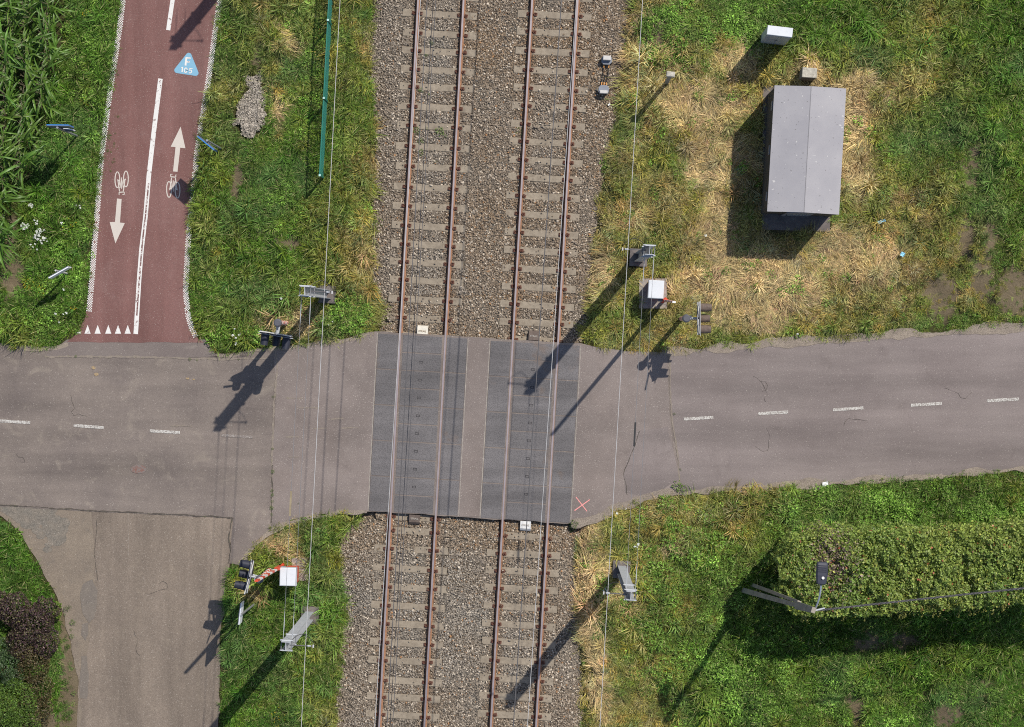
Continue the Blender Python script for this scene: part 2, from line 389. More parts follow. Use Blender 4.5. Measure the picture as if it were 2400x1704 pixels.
FLAT = [(767, 690, .9), (1496, 604, .9), (727, 1441, .9), (1456, 1334, .9), (1535, 690, 1.2), (690, 1345, 1.2), (1870, 360, 3.0), (1880, 500, 1.8), (1820, 95, .9), (1890, 180, .9), (1562, 194, .6), (182, 319, .5), (519, 349, .5), (159, 641, .5), (596, 1416, .5), (672, 757, .7), (634, 1334, .7), (1596, 747, .7), (1740, 1383, .9), (590, 250, 1.6), (2066, 519, .6), (2115, 596, .6), (1869, 783, .4), (755, 210, 1.0), (765, 60, 1.0), (752, 380, 1.0)]
def ground_z(X, Y):
    d = sdist(X, Y, BAL)
    t = np.clip((d + .35) / 1.0, 0, 1); t = t * t * (3 - 2 * t)
    e = np.minimum(np.minimum(sdist(X, Y, ROAD), sdist(X, Y, PATH)), np.minimum(sdist(X, Y, SIDE), sdist(X, Y, DRIVE)))
    e = np.clip((e - .25) / .8, 0, 1)
    for fx_, fy_, fr_ in FLAT:
        c = P(fx_, fy_); e = e * np.clip((np.hypot(X - c.x, Y - c.y) - fr_) / .6, 0, 1)
    return -.34 * (1 - t) - .04 * fbm(X * .9, Y * .9, 3) + e * t * .55 * np.clip(fbm(X * .8 + 21, Y * .8 + 4, 3) - .42, 0, 1)
def ballast_z(X, Y):
    d = sdist(X, Y, BAL)
    t = np.clip((-d) / .75, 0, 1); t = t * t * (3 - 2 * t)
    return -.30 + .125 * t + .03 * (fbm(X * 1.3, Y * 1.3, 3) - .5)

def grid_mesh(name, xs, ys, zf, mat, keep=None):
    X, Y = np.meshgrid(xs, ys); Z = zf(X.ravel(), Y.ravel()).reshape(X.shape)
    nx, ny = len(xs), len(ys); idx = np.arange(nx * ny).reshape(ny, nx)
    q = np.stack([idx[:-1, :-1], idx[:-1, 1:], idx[1:, 1:], idx[1:, :-1]], -1).reshape(-1, 4)
    if keep is not None:
        cx = (X[:-1, :-1] + X[1:, 1:]).ravel() / 2; cy = (Y[:-1, :-1] + Y[1:, 1:]).ravel() / 2; q = q[keep(cx, cy)]
    m = bpy.data.meshes.new(name); m.from_pydata(np.stack([X, Y, Z], -1).reshape(-1, 3), [], q); m.materials.append(MATS[mat])
    m.polygons.foreach_set('use_smooth', [True] * len(m.polygons)); m.update()
    return m
fx = np.arange(-21, 20.01, .2); fy = np.arange(-17, 15.01, .2)
ground_x = np.concatenate([[-700, -250, -90, -40], fx, [40, 90, 250, 700]]); ground_y = np.concatenate([[-700, -250, -90, -40], fy, [40, 90, 250, 700]])
ground_me = grid_mesh('ground', ground_x, ground_y, ground_z, 'soil'); tag(link('ground', ground_me), kind='structure')
bx = [p[0] for p in BAL]; by = [p[1] for p in BAL]
tag(link('ballast_bed', grid_mesh('ballast_bed', np.arange(min(bx), max(bx), .12), np.arange(min(by), max(by), .12), ballast_z, 'ballast_base',
     keep=lambda x, y: inpoly(x, y, BALr))), kind='structure')

# ------------------------------------------------------------------ roads and paths
def slab(name, poly, z, mat, depth=.3, r=True, amp=.05, seed=0.0):
    return tag(MB().prism(rough(poly, .15, amp, seed=seed) if r else poly, z - depth, z).build(name, mat), kind='structure')
drive = slab('driveway', DRIVE, .008, 'driveway_dirt', amp=.1)
side = slab('side_road', SIDE, .014, 'asphalt_side', amp=.09, seed=4)
road = slab('road', [p for p in ROAD], .02, 'asphalt', amp=.04, seed=2)
def part_sheet(name, poly, z, mat, parent, amp=.03, seed=0.0, step=.12):
    return MB().sheet(rough(poly, step, amp, seed=seed), z).build(name, mat, parent)
right_px = [(1572, 826), (1569, 900), (1576, 1000), (1590, 1080), (1596, 1154)] + [q for q in reversed(road_bot_r) if q[0] > 1600] + [q for q in reversed(road_top_r) if q[0] > 1590]
part_sheet('road_surface', W2(right_px), .0235, 'asphalt_right', road, amp=.025, seed=9)
apL = [(640, 816), (700, 809), (735, 803), (808, 795), (880, 777), (886, 779), (863, 1198), (800, 1201), (735, 1207), (690, 1213), (640, 1234), (636, 1232), (634, 1150), (643, 1000), (647, 900)]
part_sheet('approach_surface', W2(apL), .0265, 'asphalt_approach', road, amp=.02, seed=5)
apR = [(1359, 808), (1410, 815), (1470, 823), (1553, 825), (1563, 826), (1565, 900), (1572, 1000), (1580, 1060), (1594, 1120), (1588, 1153), (1553, 1154), (1490, 1172), (1448, 1189), (1396, 1215), (1373, 1223), (1336.7, 1226.4)]
part_sheet('approach_surface', W2(apR), .0268, 'asphalt_approach', road, amp=.02, seed=6)
part_sheet('approach_surface', W2([(1096, 789), (1150, 795), (1125, 1211), (1072, 1209)]), .027, 'asphalt_approach', road, amp=.01)
MB().prism(W2([(1097, 790), (1149, 796), (1124, 1209), (1073, 1207)]), -.3, .0225).build('approach_base', 'asphalt_approach', road)
part_sheet('repair_patch', W2([(1490, 1010), (1565, 1000), (1580, 1060), (1592, 1125), (1550, 1148), (1500, 1160), (1465, 1155), (1462, 1110)]), .0292, 'asphalt_right', road, amp=.05, seed=8)
part_sheet('junction_strip', JUNC, .0295, 'asphalt_junction', road, amp=.04, seed=12)
# patches and broken tarmac on the driveway
part_sheet('repair_patch', W2([(196, 1370), (215, 1358), (228, 1385), (231, 1412), (222, 1450), (208, 1462), (196, 1440), (188, 1400)]), .0185, 'asphalt_patch', side, amp=.07, seed=21)
part_sheet('repair_patch', W2([(192, 1462), (208, 1458), (207, 1485), (200, 1503), (190, 1488)]), .0181, 'asphalt_patch', side, amp=.06, seed=25)
part_sheet('repair_patch', W2([(190, 1536), (206, 1536), (207, 1590), (204, 1636), (188, 1636)]), .0178, 'asphalt_patch', side, amp=.06, seed=23)
for k, (x, y, r) in enumerate([(60, 1200, 34), (98, 1207, 28), (130, 1240, 24), (135, 1262, 17), (110, 1290, 13), (75, 1225, 22), (30, 1190, 26), (118, 1190, 20), (125, 1215, 18), (145, 1225, 15), (85, 1245, 10), (95, 1258, 8), (113, 1275, 9)]):
    c = P(x, y); n = 9
    part_sheet('broken_tarmac', [(c.x + r / 70 * math.cos(a) * 1.2, c.y + r / 70 * math.sin(a) * .8) for a in [2 * math.pi * j / n for j in range(n)]], .0115 + .0004 * k, 'crumbled', drive, amp=.12, seed=k * 3.1, step=.06)
cyc = slab('cycle_path', PATH, .034, 'path_red', amp=.03, seed=14)

# seams, cracks
def seam(px, wd, z, mat, parent, seed=0.0):
    q = rough(W2(px), .07, .035, closed=False, seed=seed, sc=4)
    ws = [wd * (.35 + 1.3 * random.random()) for _ in q]
    return MB().ribbon(q, ws, z).build('seam', mat, parent)
seam([(644, 812), (650, 860), (644, 920), (640, 1000), (638, 1080), (637, 1160), (635, 1228)], .06, .031, 'seam_sandy', road, 1)
seam([(639, 1090), (637, 1160), (636, 1225)], .035, .0325, 'seam', road, 4)
seam([(0, 1185), (60, 1187), (110, 1190), (175, 1194), (300, 1201), (420, 1207), (545, 1213)], .035, .031, 'seam', road, 2)
seam([(545, 1213), (540, 1240), (537, 1262), (541, 1290), (535, 1320)], .035, .0312, 'seam', road, 3)
seam([(1571, 826), (1569, 900), (1577, 1000), (1590, 1080), (1594, 1150)], .04, .0312, 'seam_sandy', road, 5)
seam([(105, 836), (250, 836), (400, 838), (520, 842), (630, 840)], .06, .0312, 'seam_sandy', road, 6)
seam([(228, 1215), (222, 1300), (229, 1360)], .018, .0192, 'seam', side, 7)
seam([(1500, 1010), (1462, 1110), (1470, 1160)], .02, .0312, 'seam', road, 8)
seam([(300, 1195), (302, 1260), (300, 1310)], .03, .0205, 'seam_sandy', side, 9)
for a, b in (((670, 933), (710, 933)), ((700, 957), (750, 956)), ((670, 1025), (700, 1024)), ((735, 1004), (765, 1004)), ((800, 1004), (840, 1003)), ((676, 1071), (700, 1071)), ((770, 982), (805, 981)), ((400, 998), (450, 999))):
    seam([a, b], .035, .0318, 'seam_sandy', road, a[0])
for k in range(12):                                                    # hairline cracks
    x, y, a = random.choice([(random.uniform(20, 600), random.uniform(870, 1160)), (random.uniform(1600, 2350), random.uniform(860, 1080)), (random.uniform(260, 480), random.uniform(1240, 1690))]) + (random.uniform(0, 6.28),)
    pts = [(x, y)]
    for q in range(random.randint(3, 8)): a += random.gauss(0, .6); x += 11 * math.cos(a); y += 11 * math.sin(a); pts.append((x, y))
    if all(840 < p[1] < 1190 and (p[1] < 1075 or p[0] < 620) or (p[1] > 1215 and 250 < p[0] < 500) for p in pts): seam(pts, .007, .0316, 'seam', road, k)
# sandy fringes along the road edge
for px, wd, sd in (([q for q in road_top_r if q[0] > 1550], .5, 1.7), ([q for q in road_bot_r if q[0] < 2450], .45, 5.2), (D([(480, 790), (520, 794), (600, 779), (700, 769), (770, 760), (836, 745)]), .3, 2.2), (D([(0, 770), (60, 779), (125, 780), (152, 768)]), .25, 8.1), (D([(540, 1262), (575, 1210), (610, 1184), (700, 1152), (820, 1143)]), .25, 3.3)):
    q = rough(W2(px), .12, .1, closed=False, seed=sd)
    ws = [wd * (-.1 + 1.15 * float(fbm(np.array([p.x * 1.5 + sd]), np.array([p.y * 1.5]), 2)[0])) for p in q]
    MB().ribbon(q, ws, .0335).build('sandy_edge', 'verge_sand', road)

# painted markings
def mark(name, px, z, mat, parent): return MB().sheet(W2(px), z).build(name, mat, parent)
def line_mark(name, px, wd, z, mat, parent): return MB().ribbon(W2(px), wd, z).build(name, mat, parent)
for a, b in [((-60, 936), (68, 944)), ((165, 950), (232, 955)), ((335, 962), (402, 966)), ((1527, 936), (1593, 932)), ((1693, 924), (1760, 920)), ((1860, 915), (1928, 911)), ((2034, 905), (2103, 901)), ((2205, 895), (2275, 891))]:
    line_mark('lane_dash', D([a, b]), .1, .0335, 'paint_worn', road)
line_mark('lane_dash', D([(495, 972), (565, 976)]), .09, .0335, 'paint_faint', road)
for a, b in (((1350, 1165), (1375.6, 1198)), ((1382, 1171), (1346.5, 1196.5))): line_mark('survey_cross', [a, b], .032, .0335 + a[0] * 1e-6, 'paint_pink', road)
for x, y, r in ((219, 862, 5), (226, 877, 5), (440, 887, 4), (454, 889, 4)):
    part_sheet('orange_spot', [(P(x, y).x + r / 70 * math.cos(a), P(x, y).y + .6 * r / 70 * math.sin(a)) for a in np.arange(0, 6.2, .8)], .034, 'paint_orange', road, amp=.03, seed=x, step=.04)
part_sheet('rust_spill', [(P(325, 1100).x + .25 * math.cos(a), P(325, 1100).y + .13 * math.sin(a)) for a in np.arange(0, 6.2, .6)], .034, 'paint_rust_spill', road, amp=.08, seed=5, step=.05)
ZP = .038
line_mark('centre_line', [(410, -35), (405, 0), (394.6, 71)], .14, ZP, 'paint_path', cyc)
line_mark('centre_line', [(376.5, 184.6), (361.5, 304.5), (349.3, 412), (341.6, 506), (332, 585), (326.5, 655), (318.6, 783)], .15, ZP, 'paint_path', cyc)
line_mark('worn_streak', [(349, 430), (343, 490), (334, 570), (327.5, 650), (321, 740)], .05, ZP + .003, 'paint_rubbed', cyc)
for x in (205.7, 229.3, 254.2, 277, 299.7): mark('give_way_triangle', [(x - 7.2, 782), (x + 7.2, 782), (x + .3, 761.5)], ZP, 'paint_path', cyc)
mark('give_way_triangle', [(180, 781), (190, 782), (188, 775)], ZP, 'paint_path', cyc)
mark('arrow', [(423.7, 297), (400.6, 344), (411.8, 345), (406, 402), (416.5, 402.8), (422.9, 346.4), (435, 347.7)], ZP, 'paint_arrow', cyc)
mark('arrow', [(274.9, 465.4), (285.5, 466.7), (281.7, 521.8), (292.9, 523), (270.9, 570.8), (257.6, 520.5), (270, 520.5)], ZP, 'paint_arrow', cyc)
def bike(cx, cy, flip):
    m = MB(); q = [0]
    def L(pts, wd=2.3):
        q[0] += 1; m.ribbon(W2([(cx + flip * (x + .09 * flip * 0) - y * .0, cy + flip * y + x * .09) for x, y in pts]), wd / 70, ZP + .00025 * q[0])
    for ox in (-10, 10):
        e = [(ox + 5.6 * math.cos(a), 8 + 18.5 * math.sin(a)) for a in np.arange(0, 6.28, .35)]
        L(e + e[:1])
    L([(-8, 8), (-4, -20)]); L([(9, 8), (5, -20)]); L([(-6, -22), (6, -22)]); L([(-6, -22), (-6, -28), (-2, -28)], 2); L([(6, -22), (6, -28)], 2)
    L([(-4, -12), (0, 12), (4, -12)]); L([(-10, 8), (-4, 4)], 2.6); L([(10, 8), (4, 4)], 2.6); L([(0, -14), (0, 12)], 2)
    m.build('bicycle_symbol', 'paint_arrow', cyc)
bike(406.5, 437, 1); bike(285.6, 428.5, -1)
def C6(pts): return [(380 + x / 9.24, 100 + y / 9.24) for x, y in pts]
tri = []
for (cx, cy, a0, a1) in ((580, 285, 215, 330), (730, 660, -25, 100), (330, 600, 95, 215)):
    for j in range(9):
        a = math.radians(a0 + (a1 - a0) * j / 8); tri.append((cx + 62 * math.cos(a), cy + 62 * math.sin(a)))
badge = mark('route_badge', C6(tri), ZP, 'paint_blue', cyc); badge['label'] = 'light blue rounded triangle reading F 105'
m = MB(); q = 0
for pts, wd in (([(530, 318), (509, 500)], 40), ([(520, 332), (620, 340)], 34), ([(520, 415), (598, 422)], 34),
                ([(420, 545), (450, 538)], 22), ([(447, 530), (436, 640)], 28),
                ([(515 + 31 * math.cos(a) - 4 * math.sin(a), 600 + 48 * math.sin(a)) for a in np.arange(0, 6.9, .35)], 22),
                ([(662, 568), (600, 562), (592, 608)], 21), ([(592, 606), (614, 597), (638, 604), (645, 632), (628, 656), (602, 662), (584, 652)], 22)):
    q += 1; m.ribbon(W2(C6(pts)), wd / 9.24 / 70.5, ZP + .004 + q * .0002)
m.build('lettering', 'paint_path', badge)
dl = [(290, -10), (281, 66), (267, 159), (257, 225), (240, 357), (234, 413), (228, 506), (222, 572), (216, 652), (212, 699), (209, 730)]
dr = [(517, -10), (504, 79), (490, 180), (474, 278), (462, 357), (457, 413), (447.5, 506), (442, 559), (438, 625), (435.6, 686), (441, 739), (450, 771), (460, 790)]
for pts in (dl, dr):
    wpt = [Vector(p) for p in W2(pts)]; m = MB(); acc = 0; row = 0; step = .041
    for a, b in zip(wpt, wpt[1:]):
        L = (b - a).length; t = (b - a) / L; n = Vector((-t.y, t.x)); s_ = acc
        while s_ < L:
            for k in ((-2, 0, 2) if row % 2 else (-1, 1)):
                if random.random() < .96: m.disc(a + t * s_ + n * k * .036, .0225 + .003 * random.random(), ZP, 7)
            s_ += step; row += 1
        acc = s_ - L
    tag(m.build('edge_dots', 'paint_path', cyc), kind='stuff')

# ------------------------------------------------------------------ railway
ZR = .030                                                           # rail top, level with the road
ZS = ZR - .172                                                      # sleeper top
rails = {'A': ([(980, 0), (888, 1704)], [(1086.5, 0), (995, 1704)]), 'B': ([(1248.5, 0), (1150.5, 1704)], [(1353, 0), (1256, 1704)])}
sl_rows = {'A': [-54, -11, 32, 78, 119, 163, 203, 250, 294, 343, 390, 438, 483, 529, 572, 614, 656, 701, 745, 787, 1212, 1245, 1288, 1334, 1378, 1422, 1464.5, 1509, 1551, 1598, 1637, 1679, 1722, 1765],
           'B': [-52, -9, 34, 75, 120, 164, 206.5, 248, 291, 332, 376, 416, 459, 502, 545, 587, 630, 672, 714, 755, 796, 1257, 1299, 1340, 1381, 1424, 1466, 1508, 1551, 1594, 1636, 1679, 1722, 1765]}
TR = {}
prof = [(-.075, 0), (.075, 0), (.075, .012), (.02, .03), (.009, .04), (.009, .118), (.036, .134), (.036, .162), (.028, .172), (-.028, .172), (-.036, .162), (-.036, .134), (-.009, .118), (-.009, .04), (-.02, .03), (-.075, .012)]
def make_clip():
    m = MB(); m.box((0, 0, .012), (.1, .13, .024)); m.tube([(-.045, -.05, .03), (-.045, .03, .045), (0, .055, .055), (.045, .03, .045), (.045, -.05, .03)], .014, 6)
    m.tube([(.0, -.02, .02), (.0, -.02, .075)], .02, 6); return m.mesh('rail_clip', 'rust_clip')
clip_mesh = make_clip()
sleeper_meshes = []
for k in range(4):
    m = MB(); n = 10
    for i in range(n + 1):
        x = -1.23 + 2.46 * i / n; h = 0 if abs(x) > .45 else -.018; wv = .115 + (.008 if abs(x) > .6 else 0) + random.uniform(-.003, .003)
        m.v += [(x, -wv - .02, -.2), (x, -wv, h - .012 + 0), (x, -wv + .015, h), (x, wv - .015, h), (x, wv, h - .012), (x, wv + .02, -.2)]
    for i in range(n):
        for j in range(5): a = i * 6 + j; m.f.append((a, a + 6, a + 7, a + 1))
    m.f += [(0, 1, 2, 3, 4, 5), tuple(n * 6 + j for j in (5, 4, 3, 2, 1, 0))]; m.mi = [0] * len(m.f)
    sleeper_meshes.append(m.mesh('sleeper', 'sleeper_concrete'))
for key, lab in (('A', 'rusty railway track on concrete sleepers running on the cycle path side'), ('B', 'rusty railway track on concrete sleepers running on the grey hut side')):
    l_, r_ = rails[key]
    p0 = (P(*l_[0], ZR) + P(*r_[0], ZR)) / 2; p1 = (P(*l_[1], ZR) + P(*r_[1], ZR)) / 2
    t = (p1 - p0).normalized(); nrm = Vector((-t.y, t.x, 0))         # points to image right
    ang = math.atan2(nrm.y, nrm.x)
    org = p0.copy(); org.z = ZS
    tr = thing('railway_track', lab, 'railway track', org, ang); TR[key] = (p0, t, nrm, tr, ang)
    L = (p1 - p0).length
    for sgn in (-1, 1):
        m = MB(); n = len(prof)
        for y in (4.5, -L - 6): m.v += [(sgn * .7525 + x, y, z) for x, z in prof]
        m.f = [(i, (i + 1) % n, n + (i + 1) % n, n + i) for i in range(n)] + [tuple(range(n - 1, -1, -1)), tuple(range(n, 2 * n))]
        m.mi = [1 if i in (8,) else 0 for i in range(n)] + [0, 0]
        m.build('rail', ['rust', 'rail_head'], tr)
    for i, py in enumerate(sl_rows[key]):
        f = py / 1704.0; c = p0.lerp(p1, f); d = -(c - p0).dot(t)
        s_ = link('sleeper', sleeper_meshes[i % 4], tr, (random.uniform(-.02, .02), d, -.004 * random.random())); s_.rotation_euler = (0, 0, random.uniform(-.008, .008))
        for sgn in (-1, 1):
            for e in (-1, 1):
                c_ = link('rail_clip', clip_mesh, s_, (sgn * .7525 + e * .115, random.uniform(-.012, .012), 0)); c_.rotation_euler = (0, 0, e * math.pi / 2 + random.uniform(-.25, .25))
def on_track(key, x, py, z):                                         # x metres right of the centre line, at photo row py
    p0, t, nrm, tr, ang = TR[key]
    l_, r_ = rails[key]; p1 = (P(*l_[1], ZR) + P(*r_[1], ZR)) / 2
    c = p0.lerp(p1, py / 1704.0) + nrm * x; c.z = z; return c

# rubber crossing decks
for key, top, bot, lab in (('A', 784, 1202, 'dark rubber crossing deck on the track of the cycle path side'), ('B', 801, 1219, 'dark rubber crossing deck on the hut side track, rust stained at one corner')):
    p0, t, nrm, tr, ang = TR[key]
    a = on_track(key, 0, top, 0); b = on_track(key, 0, bot, 0); Ld = (b - a).length
    dk = thing('crossing_deck', lab, 'crossing deck', a, ang)
    n = 10; pl = Ld / n; g = .022
    mi_ = MB().bbox((0, 0, 0), (1.31, pl - g, .14), b=.012).mesh('panel', 'rubber')
    mo_ = MB().bbox((0, 0, 0), (.68, 2 * pl - g, .14), b=.012).mesh('panel', 'rubber')
    ms = MB()
    for dx in (-.055, .055): ms.box((dx, 0, .0025), (.012, .075, .005))
    for dy in (-.03, .03): ms.box((0, dy, .0035), (.1, .01, .007))
    ms = ms.mesh('lifting_slot', 'slot_dark')
    for i in range(n):
        p_ = link('panel', mi_, dk, (0, -(i + .5) * pl, ZR - .072 - .002 * random.random()))
        if 0 < i < n - 1: q_ = link('lifting_slot', ms, p_, (-.02, 0, .0705)); q_.rotation_euler = (0, 0, 0)
    for sgn in (-1, 1):
        for i in range(n // 2): link('panel', mo_, dk, (sgn * (.7525 + .055 + .34), -(2 * i + 1) * pl, ZR - .0725 - .002 * random.random()))
        for i in range(5): MB().bbox((0, 0, 0), (.026, 2 * pl - .01, .2), b=.006).build('edge_beam', 'edge_beam', dk, (sgn * (.7525 + .055 + .705), -(2 * i + 1) * pl, ZR - .1))
# ramps at the deck ends
def ramp(key, py, x, mat, let, word_rows, flip, lab):
    c = on_track(key, x, py, 0); p0, t, nrm, tr, ang = TR[key]
    o = thing('deflector_block', lab, 'deflector', c, ang + (math.pi if flip else 0))
    m = MB(); wd, ln = .175, .16
    m.v = [(-wd, -ln, ZR - .012), (wd, -ln, ZR - .012), (wd, ln * .55, ZR - .05), (-wd, ln * .55, ZR - .05), (-wd, ln, ZR - .13), (wd, ln, ZR - .13), (-wd, -ln, -.25), (wd, -ln, -.25), (wd, ln, -.25), (-wd, ln, -.25)]
    m.f = [(0, 1, 2, 3), (3, 2, 5, 4), (6, 9, 8, 7), (0, 6, 7, 1), (4, 5, 8, 9), (1, 7, 8, 5, 2), (0, 3, 4, 9, 6)]; m.mi = [0] * 7
    m.build('body', mat, o)
    cu = bpy.data.curves.new('lettering', 'FONT'); cu.body = 'STRAIL'; cu.size = .085; cu.align_x = 'CENTER'; cu.align_y = 'CENTER'; cu.extrude = .002; cu.offset = .001
    to = bpy.data.objects.new('tmp', cu); COL.objects.link(to)
    bpy.context.view_layer.update()
    me = bpy.data.meshes.new_from_object(to.evaluated_get(bpy.context.evaluated_depsgraph_get())); bpy.data.objects.remove(to)
    me.materials.clear(); me.materials.append(MATS[let])
    lt = link('lettering', me, o, (0, -.03, ZR - .018)); lt.rotation_euler = (math.radians(-8), 0, math.pi if flip else 0)
ramp('A', 772, -.02, 'ramp_pale', 'letter_shadow', 1, False, 'cream lettered ramp block butting the deck end of the cycle path side track')
ramp('A', 1216, .05, 'ramp_brown', 'letter_pale', 1, True, 'brown lettered ramp block butting the deck end of the cycle path side track')
ramp('B', 784, -.06, 'ramp_brown', 'letter_pale', 1, False, 'brown lettered ramp block butting the deck end of the grey hut side track')
ramp('B', 1231, .02, 'white_band', 'letter_pale', 1, True, 'white ramp block butting the deck end of the grey hut side track')

# ------------------------------------------------------------------ scattered geometry (ballast, grass)
HID = bpy.data.collections.new('prototypes')
def proto_collection(name, meshes):
    c = bpy.data.collections.new(name)
    for i, m in enumerate(meshes): c.objects.link(bpy.data.objects.new('%s_%02d' % (name, i), m))
    return c
def scatter(name, co, rot, scl, idx, tint, coll, parent=None):
    me = bpy.data.meshes.new(name); n = len(co); me.vertices.add(n); me.vertices.foreach_set('co', np.asarray(co, np.float32).ravel())
    for nm, ty, arr, pr in (('rot', 'FLOAT_VECTOR', rot, 'vector'), ('scl', 'FLOAT_VECTOR', scl, 'vector'), ('tint', 'FLOAT_VECTOR', tint, 'vector'), ('idx', 'INT', idx, 'value')):
        at = me.attributes.new(nm, ty, 'POINT'); at.data.foreach_set(pr, np.asarray(arr, np.int32 if ty == 'INT' else np.float32).ravel())
    o = link(name, me, parent)
    ng = bpy.data.node_groups.new(name, 'GeometryNodeTree')
    ng.interface.new_socket('Geometry', in_out='INPUT', socket_type='NodeSocketGeometry'); ng.interface.new_socket('Geometry', in_out='OUTPUT', socket_type='NodeSocketGeometry')
    N, Lk = ng.nodes, ng.links
    gi, go = N.new('NodeGroupInput'), N.new('NodeGroupOutput')
    iop = N.new('GeometryNodeInstanceOnPoints'); ci = N.new('GeometryNodeCollectionInfo')
    ci.inputs['Collection'].default_value = coll; ci.inputs['Separate Children'].default_value = True; ci.inputs['Reset Children'].default_value = True
    iop.inputs['Pick Instance'].default_value = True
    def attr(nm, ty):
        a = N.new('GeometryNodeInputNamedAttribute'); a.data_type = ty; a.inputs['Name'].default_value = nm
        return [q for q in a.outputs if q.enabled and q.name == 'Attribute'][0]
    e = N.new('FunctionNodeEulerToRotation'); Lk.new(attr('rot', 'FLOAT_VECTOR'), e.inputs[0])
    Lk.new(gi.outputs[0], iop.inputs['Points']); Lk.new(ci.outputs[0], iop.inputs['Instance'])
    Lk.new(attr('idx', 'INT'), iop.inputs['Instance Index']); Lk.new(e.outputs[0], iop.inputs['Rotation']); Lk.new(attr('scl', 'FLOAT_VECTOR'), iop.inputs['Scale'])
    Lk.new(iop.outputs[0], go.inputs[0])
    md = o.modifiers.new('scatter', 'NODES'); md.node_group = ng
    return tag(o, kind='stuff')
def set_bv(me, vals):
    at = me.attributes.new('bv', 'FLOAT', 'POINT'); at.data.foreach_set('value', np.asarray(vals, np.float32))

# stones: rough polyhedra
t_ = (1 + 5 ** .5) / 2
ICO = np.array([(-1, t_, 0), (1, t_, 0), (-1, -t_, 0), (1, -t_, 0), (0, -1, t_), (0, 1, t_), (0, -1, -t_), (0, 1, -t_), (t_, 0, -1), (t_, 0, 1), (-t_, 0, -1), (-t_, 0, 1)]) / 1.9
ICF = [(0, 11, 5), (0, 5, 1), (0, 1, 7), (0, 7, 10), (0, 10, 11), (1, 5, 9), (5, 11, 4), (11, 10, 2), (10, 7, 6), (7, 1, 8), (3, 9, 4), (3, 4, 2), (3, 2, 6), (3, 6, 8), (3, 8, 9), (4, 9, 5), (2, 4, 11), (6, 2, 10), (8, 6, 7), (9, 8, 1)]
stones = []
for i in range(8):
    v = ICO * (1 + rng.uniform(-.28, .28, (12, 1))) * np.array([1, rng.uniform(.62, .95), rng.uniform(.5, .8)])
    me = bpy.data.meshes.new('ballast_stone'); me.from_pydata(v, [], ICF); me.materials.append(MATS['stone']); set_bv(me, rng.random(12) * .3 + .35); stones.append(me)
stone_coll = proto_collection('ballast_stone', stones)
x0, x1 = P(745, 0).x - .2, P(1500, 0).x + .2; y1, y0 = P(0, -60).y, P(0, 1764).y
N_ = int((x1 - x0) * (y1 - y0) * 820)
X, Y = rng.uniform(x0, x1, N_), rng.uniform(y0, y1, N_)
d = sdist(X, Y, BAL)
k = d + .35 * (fbm(X * 1.5, Y * 1.5) - .5) < rng.uniform(-.05, .12, N_)
def quad_w(px): return W2(px)
k &= ~inpoly(X, Y, W2([(884, 783), (1354, 804), (1332, 1222), (862, 1196)])) & ~inpoly(X, Y, W2(apL)) & ~inpoly(X, Y, W2(apR))
under = np.zeros(N_, bool)
Z = ballast_z(X, Y) + rng.uniform(-.012, .02, N_)
for key in 'AB':
    p0, t, nrm, tr, ang = TR[key]
    u = (X - p0.x) * nrm.x + (Y - p0.y) * nrm.y; vv = (X - p0.x) * t.x + (Y - p0.y) * t.y
    for s in (-.7525, .7525): k &= np.abs(u - s) > .085
    l_, r_ = rails[key]; LL = ((P(*l_[1], ZR) + P(*r_[1], ZR)) / 2 - p0).length
    for py in sl_rows[key]:
        dv = np.abs(vv - py / 1704 * LL)
        on = (dv < .125) & (np.abs(u) < 1.25)
        buried = (py in (745, 787, 1212, 1245, 796, 1257)) and True
        keepn = rng.random(N_) < np.where(np.abs(u) > .86, .75 if buried else .02, .06 if buried else .015) + np.where((py in (248, 291, 1288)) & (np.abs(u + .2) < .3), .6, 0) * (key == 'B' or py == 1288)
        k &= ~on | keepn
        Z = np.where(on, ZS + .012, Z)
X, Y, Z, u_ = X[k], Y[k], Z[k], rng.random(k.sum())
n = len(X); PX, PY = world_to_px(X, Y)
size = rng.uniform(.021, .041, n) * (1 + .5 * (rng.random(n) > .93))
brown = np.clip(.25 + .5 * (fbm(X * .55, Y * .55, 3) - .5) * 2 + .35 * (PX > 1090) * (PY < 700) + .35 * ((np.abs(PY - 760) < 70) | (np.abs(PY - 1240) < 50)), 0, 1)
grey = np.array([.258, .23, .195]); br = np.array([.26, .185, .118]); pale = np.array([.5, .43, .345]); dk_ = np.array([.1, .085, .07])
tint = grey + (br - grey) * brown[:, None]
for key in 'AB':
    p0, t, nrm, tr, ang = TR[key]; uu_ = np.abs(np.abs((X - p0.x) * nrm.x + (Y - p0.y) * nrm.y) - .7525)
    tint = tint + (np.array([.21, .125, .07]) - tint) * (np.clip(1 - uu_ / .32, 0, 1) * .75)[:, None]
tint = np.where((u_ > .86)[:, None], pale, tint); tint = np.where((u_ < .2)[:, None], dk_ + .4 * tint, tint) * rng.uniform(.75, 1.3, (n, 1))
tint = np.where((rng.random(n) > .985)[:, None], np.array([.36, .2, .1]), tint)
scatter('ballast_stones', np.stack([X, Y, Z], -1), rng.uniform(-3, 3, (n, 3)), size[:, None] * np.ones(3), rng.integers(0, 8, n), tint, stone_coll)

